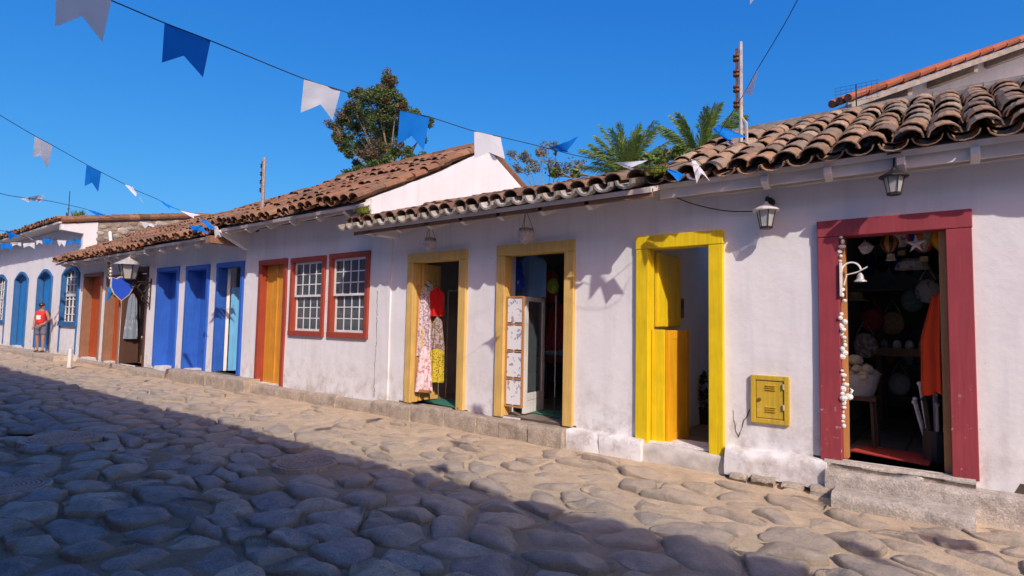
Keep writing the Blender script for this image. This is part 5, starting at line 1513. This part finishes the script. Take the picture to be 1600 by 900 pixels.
# crate with nuts
p = hz(1345, 700, Lo[2]); 
cx0 = hy(1340, 600, .75)
t = thing('basket', 'grey wicker basket on a stool holding pale round nuts inside the magenta doorway', 'basket', (cx0.x, .75, Lo[2]))
zb0 = hy(1340, 617, .75).z
MB().lathe((cx0.x, .75, zb0), [(.14,0),(.20,.22),(.21,.22),(.19,.2),(.13,.03)], 18).build('basket_wall', M['grey_shelf'], t)
ts = thing('stool', 'dark wooden stool under the basket of nuts', 'stool', (cx0.x, .75, Lo[2]))
MB().box(cx0.x-.17, cx0.x+.17, .58, .92, zb0-.04, zb0-.002).build('seat', M['brown_dk'], ts, bevel=.006)
for sx in (-.13, .13):
    for sy in (.62, .88): MB().tube([(cx0.x+sx*1.15, .75+(sy-.75)*1.15, Lo[2]), (cx0.x+sx, sy, zb0-.04)], .018, 6).build('leg', M['brown_dk'], ts)
rr = random.Random(9)
for i in range(12):
    a = i*2.4; r_ = .028*i**.55*1.6
    z = zb0+.2+ (0.05 if i < 6 else 0) + (.09 if i < 2 else 0)
    o = MB().ball((cx0.x+r_*math.cos(a), .75+r_*math.sin(a), z), rr.uniform(.05,.065), 10).build('round_nut', M['coconut'], smooth=True)
    tag(o, 'pale brown round nut heaped in the grey basket', 'nut', 'nuts in the basket')
# umbrella-like rods in stand
p = hy(1466, 690, .42)
t = thing('rod_stand', 'black stand inside the right side of the magenta doorway', 'stand', (p.x-.02, .42, Lo[2]))
sx0 = hy(1463, 640, .42).x
mb = MB(); mb.lathe((sx0, .42, Lo[2]), [(.10,0),(.11,.02),(.105,.28),(.095,.28),(.09,.03)], 16); mb.build('holder', M['black'], t)
rr = random.Random(4)
rlab = ['silver','grey','black','bright blue','white','dark','pale','steel']
for i in range(14):
    a = i*.8; bx0 = Vector((sx0+.05*math.cos(a), .42+.05*math.sin(a), Lo[2]+.04)); tx0 = bx0+Vector((.10*math.cos(a)*rr.uniform(.4,1.2), .08*math.sin(a), rr.uniform(.45,.66)))
    o = MB(); o.tube([bx0, bx0.lerp(tx0,.6), tx0], [.010,.014,.010], 7); o.ball(tx0, .02, 8)
    tag(o.build('bamboo_stick', M['blue' if i == 3 else ['steel','black','grey_shelf','shell'][i % 4]]), '%s long stick in the black stand, number %s counted round the rim' % (rlab[i % 8], (['one','two','three','four','five','six','seven','eight','nine','ten','eleven','twelve','thirteen','fourteen'][i])), 'stick', 'sticks in the stand')
# orange red cloth at the right jamb
a = hy(1484, 458, .16); b = hy(1480, 618, .16)
X1 = xi1
n = 18; vs = []; fs = []
for i in range(n+1):
    for j in range(9):
        v = i/n; u = j/8
        w_ = .05+.10*min(1, v*2.2)
        vs.append((X1-.005-w_*(1-u)+.008*math.sin(u*9+v*3), .14+.02*math.sin(u*11)+.10*(1-u), a.z+(b.z-a.z)*v-(.02*math.sin(u*6) if i == n else 0)))
for i in range(n):
    for j in range(8): q = i*9+j; fs.append((q, q+1, q+10, q+9))
mb = MB(); mb.add(vs, fs); tag(mb.build('hanging_cloth', M['cl_orange'], smooth=True, solid=.006), 'long orange-red cloth hanging at the right jamb of the magenta doorway', 'cloth')
# back shelves with slippers and goods
sh = thing('wall_shelf', 'grey wall shelf with dark slippers pinned above it at the back of the magenta shop', 'shelf', (.2, 3.2, 1.0))
za1 = hy(1400, 452, 3.2).z
xa1 = hy(1310, 440, 3.2).x; xb1 = hy(1500, 440, 3.2).x
MB().box(xa1-.4, xb1+.3, 3.0, 3.3, za1-.03, za1).build('shelf_board', M['grey_shelf'], sh)
MB().box(xa1-.4, xb1+.3, 3.3, 3.33, za1-.03, za1+.62).build('backboard', M['grey_shelf'], sh)
for i in range(9):
    x = xa1+(xb1-xa1)*(i+.5)/9; z = za1+.36
    o = MB().ball((x, 3.24, z), .09, 10, .8, .35, 2.0 if i % 3 else 1.5).build('slipper', M['black'] if i % 2 else M['blue_dk'], smooth=True)
    tag(o, '%s dark slipper from the left pinned over the grey wall shelf' % ['first','second','third','fourth','fifth','sixth','seventh','eighth','ninth'][i], 'slipper', 'slippers over the wall shelf')
tb = hy(1442, 545, 2.2)
t = thing('display_table', 'brown display table with white goods in the middle of the magenta shop', 'table', (tb.x, 2.2, Lo[2]))
MB().box(tb.x-.45, tb.x+.35, 1.95, 2.5, tb.z-.09, tb.z).build('tabletop', M['brown'], t)
for sx in (-.4, .3):
    for sy in (1.99, 2.46): MB().box(tb.x+sx-.025, tb.x+sx+.025, sy-.025, sy+.025, Lo[2], tb.z-.091).build('leg', M['brown_dk'], t)
for i in range(6):
    x = tb.x-.36+i*.12
    tag(MB().lathe((x, 2.1, tb.z), [(.035,0),(.045,.03),(.035,.07),(.02,.09)], 10).build('white_jar', M['shell' if i in (1,2) else 'grey_shelf']), '%s small jar from the left on the brown display table' % ['first','second','third','fourth','fifth','sixth'][i], 'jar', 'jars on the display table')

# more stock at the back and sides of the magenta shop
sb = thing('stock_shelves', 'tall grey shelf unit full of small goods along the back of the magenta shop', 'shelf', (.2, 3.6, Lo[2]))
bx0, bx1 = xa1-.6, xb1+.6
for k in range(3): MB().box(bx0, bx1, 3.35, 3.7, Lo[2]+.25+k*.42, Lo[2]+.28+k*.42).build('shelf_board', M['grey_shelf'], sb)
rr = random.Random(77); kinds = [('jar','small %s jar on the %s shelf of the stock unit, place %s'),('bowl','small %s bowl on the %s shelf of the stock unit, place %s'),('ornament','small %s boat shaped ornament on the %s shelf of the stock unit, place %s')]
colr = [('white','shell'),('terracotta','tile_new'),('blue','blue'),('straw','straw'),('amber','goldpaint'),('grey','grey_shelf'),('green','gourd'),('red','cl_red')]
ordn = ['one','two','three','four','five','six','seven','eight','nine','ten','eleven','twelve']
for k in range(3):
    for i in range(12):
        x = bx0+(bx1-bx0)*(i+.5)/12; z = Lo[2]+.281+k*.42; kd = rr.choice(kinds); cn, cm = rr.choice(colr); h_ = rr.uniform(.1,.24)
        m_ = MB()
        if kd[0] == 'jar': m_.lathe((x,3.45,z), [(.04,0),(.07,h_*.4),(.05,h_*.8),(.055,h_)], 12)
        elif kd[0] == 'bowl': m_.lathe((x,3.45,z), [(.04,0),(.09,h_*.6),(.085,h_*.6),(.02,.02)], 12)
        else: m_.prism([(x-.09,3.42,z+.06),(x-.06,3.42,z),(x+.06,3.42,z),(x+.09,3.42,z+.06)], (0,.05,0)); m_.prism([(x-.02,3.44,z+.06),(x+.06,3.44,z+.07),(x,3.44,z+h_+.05)], (0,.01,0))
        tag(m_.build('shelf_'+kd[0], M[cm]), kd[1] % (cn, ['lowest','middle','highest'][k], ordn[i]), kd[0], 'goods on the back shelves')
# hats and bags hanging along the left side, seen past the jamb
for i, (px, py, Y, cm, nm) in enumerate([(1335,470,1.6,'straw','straw hat'),(1362,500,2.0,'cl_wine','wine red bag'),(1352,540,1.5,'cl_stripe','striped bag'),(1395,505,2.4,'straw','straw bag'),(1425,470,2.6,'cl_teal','teal bag'),(1450,455,2.2,'card','printed bag'),(1380,560,2.6,'goldpaint','amber bag'),(1405,600,2.8,'shell','white bag')]):
    p = hy(px, py, Y); m_ = MB()
    if 'hat' in nm: m_.lathe(p, [(.17,0),(.09,.02),(.08,.09),(.001,.1)], 16)
    else: m_.ball(p, .14, 10, .9, .35, 1.0); m_.tube([p+Vector((-.08,0,.12)), p+Vector((0,0,.28)), p+Vector((.08,0,.12))], .008, 5)
    tag(m_.build('hanging_hat' if 'hat' in nm else 'hanging_bag', M[cm], smooth=True), nm+' hanging deep inside the magenta shop', 'hat' if 'hat' in nm else 'bag', 'bags and hats in the magenta shop')
# ---- far shop C contents, F contents
p = hz(208, 566, C2[2])
xm = (C2[0]+C2[1])/2
t = thing('small_table', 'brown table with white boxes standing inside the far shop door', 'table', (xm, .6, C2[2]))
MB().box(C2[0]+.12, C2[1]-.1, .45, .8, .93, .97).build('tabletop', M['white'], t)
for sx in (C2[0]+.16, C2[1]-.14):
    for sy in (.48, .77): MB().box(sx-.03, sx+.03, sy-.03, sy+.03, C2[2], .929).build('leg', M['brown'], t)
for k in range(2): tag(MB().box(C2[0]+.2+k*.3, C2[0]+.42+k*.3, .5, .7, .971, 1.2+.05*k).build('white_box', M['white'], bevel=.006), ['left','right'][k]+' white box on the table inside the far shop door', 'box', 'boxes on the far shop table')
garment('hanging_dress', 'grey dress hanging inside the far shop door', 'dress', (C2[0]+.20, .16, 2.15), .34, 1.25, M['cl_greyblue'], 1.2, 'dress', seed=1)
garment('hanging_dress', 'pink dress hanging inside the far shop door beside the grey one', 'dress', (C2[1]-.22, .30, 2.0), .35, .95, M['cl_pink'], .9, 'dress', seed=2)
mb = MB(); p = Vector((F2[1]-.33, .75, F2[2]))
for i in range(10): mb.ball((p.x+rnd(-.05,.05), p.y, p.z+.45+i*.09), .065, 8)
t = thing('ornament_post', 'wooden post strung with orange beads inside the third blue doorway', 'display stand', tuple(p))
mb.build('beads', M['goldpaint'], t); MB().box(p.x-.07, p.x+.07, p.y-.03, p.y+.1, p.z, p.z+.5).build('post', M['brown'], t)
p2 = Vector((F2[1]-.25, .9, 2.0)); tag(MB().ball(p2, .14, 10, 1, 1, 1.2).build('straw_basket', M['straw']), 'straw basket hanging in the third blue doorway', 'basket')

# ------------------------------------------------------------------ person
fp = hz(64, 545, .28); fx = hy(64, 510, -.32)
px_, py_ = fx.x, -.32
pz = .245+.02
t = thing('person', 'person in dark cap, red sleeveless shirt and grey shorts by an arched blue door', 'person', (px_, py_, pz))
def skin_mesh(name, verts, edges, radii, mat, parent, root=0, sub=2):
    me = bpy.data.meshes.new(name)
    o_ = root_of(parent).location
    me.from_pydata([Vector(v) for v in verts], edges, []); me.materials.append(mat)
    o = bpy.data.objects.new(name, me); COL.objects.link(o); o.parent = parent
    m = o.modifiers.new('skin', 'SKIN'); m.use_smooth_shade = True
    for i, r_ in enumerate(radii):
        sv = me.skin_vertices[0].data[i]; sv.radius = (r_, r_) if not isinstance(r_, tuple) else r_; sv.use_root = (i == root)
    s_ = o.modifiers.new('sub', 'SUBSURF'); s_.levels = sub; s_.render_levels = sub
    return o
S = 1.66/1.75
V = [(0,0,.92),(0,0,1.08),(0,0,1.28),(0,.0,1.42),(0,-.01,1.50),(0,-.02,1.60),(0,-.015,1.68),
     (.10,0,.88),(.12,-.04,.50),(.13,-.02,.10),(.14,-.13,.04),
     (-.10,0,.88),(-.10,.0,.50),(-.09,.03,.10),(-.09,-.08,.04),
     (.17,0,1.40),(.25,.02,1.14),(.16,-.14,.98),(.08,-.20,.97),
     (-.17,0,1.40),(-.24,.03,1.14),(-.20,-.06,.92),(-.17,-.12,.86)]
E = [(0,1),(1,2),(2,3),(3,4),(4,5),(5,6),(0,7),(7,8),(8,9),(9,10),(0,11),(11,12),(12,13),(13,14),(3,15),(15,16),(16,17),(17,18),(3,19),(19,20),(20,21),(21,22)]
Rr = [.12,.11,.13,.09,.05,.085,.075,.085,.055,.04,.035,.085,.055,.04,.035,.055,.042,.033,.03,.055,.042,.033,.03]
V = [tuple(c*S for c in v) for v in V]
body = skin_mesh('body', V, E, [r_*S for r_ in Rr], M['skin'], t)
def sc(v): return tuple(c*S for c in v)
skin_mesh('shirt', [sc(v) for v in [(0,0,.93),(0,0,1.1),(0,0,1.28),(0,0,1.41),(.15,0,1.40),(-.15,0,1.40)]], [(0,1),(1,2),(2,3),(3,4),(3,5)], [.165*S,.155*S,.175*S,.13*S,.085*S,.085*S], M['red_knit'], t)
skin_mesh('shorts', [sc(v) for v in [(0,0,.94),(.10,0,.84),(.12,-.03,.56),(-.10,0,.84),(-.10,0,.56)]], [(0,1),(1,2),(0,3),(3,4)], [.14*S,.105*S,.095*S,.105*S,.095*S], M['short_grey'], t)
loc = Vector(t.location)
mb = MB(); c = loc+Vector((0,-.018,1.665))*S if False else loc+Vector((0,-.018*S,1.675*S))
mb.ball(c, .095*S, 14, 1, 1.1, .75); mb.box(c.x-.07, c.x+.07, c.y-.17, c.y-.05, c.z-.02, c.z-.005); mb.build('cap', M['black'], t, smooth=False)
mb = MB(); mb.box(loc.x-.06, loc.x+.07, loc.y-.151*S-.01, loc.y-.15*S+.01, loc.z+1.15*S, loc.z+1.3*S); mb.build('shirt_print', M['shell'], t)
hb = MB(); hc = loc+Vector((0,-.10*S,1.6*S)); hb.ball(hc+Vector((0,-.01,0)), .018*S, 8, .8, 1.2, 1.2)
for s_ in (-1, 1): hb.ball(hc+Vector((s_*.085*S, .085*S, .0)), .02*S, 8, .5, 1, 1.3)
hb.build('nose_and_ears', M['skin'], t)
for s_ in (-1, 1): MB().ball(hc+Vector((s_*.03*S, .005, .025*S)), .009*S, 8).build('eye', M['black'], t)
MB().box(hc.x-.022, hc.x+.022, hc.y-.004, hc.y+.01, hc.z-.04*S, hc.z-.034*S).build('mouth', M['redbrown'], t)
for (hx, hy_, hz_, dx) in ((.08,-.20,.97,-.3), (-.17,-.12,.86,.1)):
    mb = MB(); b = loc+Vector(sc((hx, hy_, hz_)))
    for k in range(4):
        a = b+Vector(((k-1.5)*.016, -.015, -.01)); mb.tube([a, a+Vector((dx*.03, -.02, -.035)), a+Vector((dx*.05, -.015, -.06+abs(k-1.5)*.006))], [.009,.008,.006], 5)
    mb.tube([b+Vector((.03,0,0)), b+Vector((.045,-.03,-.02))], [.010,.007], 5)
    mb.build('fingers', M['skin'], t)
for s_, (fx_, fy_) in ((0,(.14,-.07)), (1,(-.09,-.02))):
    c = loc+Vector(sc((fx_, fy_, .03))); MB().ball(c, .06, 10, .8, 2.0, .5).build('shoe', M['brown_dk'], t, smooth=True)

t.rotation_euler[2] = R(42)
# ------------------------------------------------------------------ trees
def leaf_cloud(mb, c, r_, n, size, rr, squash=.8):
    for i in range(n):
        d = Vector((rr.gauss(0,1), rr.gauss(0,1), rr.gauss(0,1))).normalized()*(r_*rr.random()**.45)
        d.z *= squash; p = c+d
        a = Vector((rr.gauss(0,1), rr.gauss(0,1), rr.gauss(0,1)*.6)).normalized(); b = a.orthogonal().normalized()
        b = (b*math.cos(i)+a.cross(b)*math.sin(i)); s_ = size*rr.uniform(.6, 1.25)
        mb.add([p-a*s_, p+b*s_*.42, p+a*s_, p-b*s_*.42], [(0,1,2,3)])
def tree(name, label, cat, base_px, Y, clumps, leafm, leafm2, n_leaf, lsize, rtrunk, dens=1.0, seed=1, twist=.25):
    rr = random.Random(seed)
    cl = []
    for (px, py, r_) in clumps:
        dY = rr.uniform(-1.0, 1.0); c = hy(px, py, Y+dY); sc_ = (c-CAM).length/FPX
        cl.append((c, r_*sc_))
    base = hy(base_px, 400, Y); base.z = 0
    t = thing(name, label, cat, (base.x, base.y, 0))
    cz = min(c.z for c, _ in cl)-.3
    fork = Vector((base.x, base.y, max(1, cz-.8)))
    mb = MB(); mb.tube([base, base.lerp(fork,.5)+Vector((.15,0,0)), fork], [rtrunk, rtrunk*.8, rtrunk*.65], 10); mb.build('trunk', M['bark'], t, smooth=True)
    mb = MB()
    for c, r_ in cl:
        m_ = fork.lerp(c, .5)+Vector((rr.uniform(-.3,.3)*twist*3, rr.uniform(-.3,.3), rr.uniform(0,.4)))
        mb.tube([fork, m_, c, c+Vector((rr.uniform(-.2,.2),0,r_*.5))], [rtrunk*.36, rtrunk*.2, rtrunk*.09, .008], 6)
        for k in range(7):
            d = Vector((rr.gauss(0,1), rr.gauss(0,1), rr.gauss(0,.7))).normalized()*r_*.8; mb.tube([m_.lerp(c,.7), c+d*.5, c+d], [.02,.014,.006], 4)
    mb.build('branches', M['bark'], t)
    m1 = MB(); m2 = MB(); tot = sum(r_**2 for _, r_ in cl)
    for c, r_ in cl:
        nsub = 12
        for k in range(nsub):
            d = Vector((rr.gauss(0,1), rr.gauss(0,1), rr.gauss(0,1))).normalized()*r_*rr.uniform(.35, .95)
            cc = c+d; top = d.z > 0
            tgt = m2 if (leafm2 and rr.random() < (.38 if top else .12)) else m1
            leaf_cloud(tgt, cc, r_*rr.uniform(.3,.7), int(n_leaf*dens*(r_**2)/tot/nsub), lsize, rr, .75)
    m1.build('crown', leafm, t)
    if leafm2: m2.build('brown_sprays', leafm2, t)
    return t
tree('leafy_tree', 'tall loose green tree with brownish tips behind the red tiled roof and the blue flag', 'tree', 610, 9,
     [(600,140,22),(588,162,26),(618,172,24),(560,150,13),(552,168,16),(545,190,18),(524,203,13),(575,200,24),(610,205,26),(642,190,18),(668,190,10),(545,228,17),(532,218,10),(590,238,24),(628,238,18),(560,258,10),(660,215,10),(606,125,12),(572,232,16)],
     M['leaf_green'], M['leaf_brown'], 34000, .062, .16, seed=4)
tree('bare_shrub', 'thin shrub with sparse dry leaves between the white gable and the first palm', 'shrub', 850, 7,
     [(820,245,14),(845,235,14),(868,232,12),(835,262,14),(860,258,14),(885,262,12),(905,258,10),(810,262,10),(800,240,8)],
     M['leaf_dry'], None, 2200, .04, .05, seed=8)
tree('dark_bush', 'low dark foliage behind the ridge at the foot of the leafy tree', 'bush', 590, 7.5,
     [(560,268,12),(585,262,14),(612,256,14),(640,250,14),(663,246,10),(545,272,8)],
     M['leaf_green'], None, 2600, .08, .06, seed=10)
tree('low_bush', 'low green bush showing between the two palms just above the tiles', 'bush', 1030, 6.0,
     [(1012,248,10),(1035,246,12),(1060,240,12),(1080,240,8),(870,270,8),(900,272,8)],
     M['leaf_palm'], M['leaf_dry'], 2600, .07, .05, seed=12)
def palm(label, cpx, cpy, Y, fronds, seed, scale=1.0):
    rr = random.Random(seed); c = hy(cpx, cpy, Y); sc_ = (c-CAM).length/FPX
    t = thing('palm_tree', label, 'palm', (c.x, c.y, 0), 'coconut palms behind the roofs')
    mb = MB(); mb.tube([(c.x+.6, c.y, 0), (c.x+.3, c.y, c.z*.5), (c.x, c.y, c.z)], [.22,.17,.14], 10)
    mb.build('trunk', M['bark'], t, smooth=True)
    # camera-independent fan of fronds
    for k, (az, el, ln) in enumerate(fronds):
        L2 = ln*sc_
        d0 = Vector((math.cos(R(az))*math.cos(R(el)), math.sin(R(az))*math.cos(R(el)), math.sin(R(el))))
        pts = []; p = c.copy(); d = d0.copy()
        n = 14
        for i in range(n+1):
            pts.append(p.copy()); p = p+d*(L2/n); d = (d+Vector((0,0,-.02-.04*i/n))).normalized()
        mb = MB(); mb.tube(pts, [.03*(1-.8*i/n)+.004 for i in range(n+1)], 5)
        for i in range(1, n*6):
            f = i/(n*6); ii = min(n-1, int(f*n)); p = pts[ii].lerp(pts[ii+1], f*n-ii); dd = (pts[ii+1]-pts[ii]).normalized()
            sd = dd.cross(Vector((0,0,1)))
            if sd.length < .1: sd = Vector((1,0,0))
            sd.normalize()
            ll = L2*.34*(math.sin(math.pi*(f*.62+.25)))*rr.uniform(.7,1.2)
            for s_ in (-1, 1):
                e = (sd*s_*.42+dd*1.15+Vector((rr.uniform(-.15,.15),rr.uniform(-.15,.15),-.12+rr.uniform(-.2,.2)))).normalized()
                m_ = p+e*ll*.5+Vector((0,0,.02)); tip = p+e*ll+Vector((0,0,-.30*ll)); w = dd*.02
                mb.add([p-w*.6, p+w*.6, m_+w, m_-w, tip], [(0,1,2,3),(3,2,4)])
        mb.build('frond', M['leaf_palm'], t)
    return t
# azimuths measured in the plane of the row of houses (0 = along the street to the right)
fr = [(10,78,95),(200,70,105),(150,82,90),(-20,58,105),(170,52,95),(35,40,110),(-10,25,110),(190,30,90),(200,8,95),(15,8,95),(90,55,85),(-90,60,90),(-60,38,90),(240,35,95),(-100,80,95),(120,30,85)]
fr = fr+[(60,72,95),(130,66,95),(5,62,100),(178,62,100),(-30,70,90),(210,62,90),(80,80,90),(20,48,95),(165,40,90),(-45,50,85),(225,50,85),(100,45,80)]
fr = [(a_,e_,l_*.84) for a_,e_,l_ in fr]
palm('fuller coconut palm standing behind the tiles right of the bare shrub', 978, 278, 14, fr, 3)
fr2 = [(15,72,85),(30,60,100),(165,68,75),(185,50,75),(175,30,80),(-10,80,70),(160,10,75),(20,35,90),(-60,55,80),(-110,60,75),(90,60,75),(10,10,70),(200,75,70)]
fr2 = fr2+[(70,70,85),(140,60,80),(-5,45,85),(170,50,80),(190,66,80),(20,78,85),(10,55,85),(-30,65,80),(230,45,75)]
fr2 = [(a_,e_,l_*.95) for a_,e_,l_ in fr2]
palm('second coconut palm partly hidden by the blue flag and the insulator pole', 1092, 248, 12, fr2, 5)

# ------------------------------------------------------------------ sky, sun, camera
w = bpy.data.worlds.new('World'); scene.world = w; w.use_nodes = True
nt = w.node_tree; bg = nt.nodes['Background']
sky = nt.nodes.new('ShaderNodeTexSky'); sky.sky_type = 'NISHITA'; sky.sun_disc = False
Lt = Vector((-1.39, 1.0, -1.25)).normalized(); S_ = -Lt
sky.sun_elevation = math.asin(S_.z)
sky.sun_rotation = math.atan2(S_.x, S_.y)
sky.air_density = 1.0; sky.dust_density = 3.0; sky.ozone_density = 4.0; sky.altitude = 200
sr = nt.nodes.new('ShaderNodeSeparateColor'); nt.links.new(sky.outputs[0], sr.inputs[0])
cr_ = nt.nodes.new('ShaderNodeCombineColor')
for i, (k_, p_) in enumerate(SKY_GRADE):       # mild grade of the clear sky towards the deep blue of the photograph
    pw = math_n(nt, 'POWER', sr.outputs[i], p_); nt.links.new(math_n(nt, 'MULTIPLY', pw, k_), cr_.inputs[i])
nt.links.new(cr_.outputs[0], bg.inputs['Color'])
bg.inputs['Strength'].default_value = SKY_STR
sd = bpy.data.lights.new('sun', 'SUN'); sd.energy = SUN_E; sd.angle = R(.53); sd.color = SUN_C
so = bpy.data.objects.new('sun', sd); COL.objects.link(so); so.rotation_euler = Lt.to_track_quat('-Z', 'Y').to_euler()
cd = bpy.data.cameras.new('camera'); co = bpy.data.objects.new('camera', cd); COL.objects.link(co)
cd.sensor_width = 36; cd.lens = 36*FPX/1600; cd.clip_start = .05; cd.clip_end = 2000
mt = Matrix((rt, upv, -fwd)).transposed().to_4x4(); mt.translation = CAM; co.matrix_world = mt
scene.camera = co
scene.view_settings.view_transform = 'Standard'; scene.view_settings.look = 'None'; scene.view_settings.gamma = 1; scene.view_settings.use_curve_mapping = False
scene.view_settings.exposure = EXPO
scene.cycles.max_bounces = 6; scene.cycles.transparent_max_bounces = 12
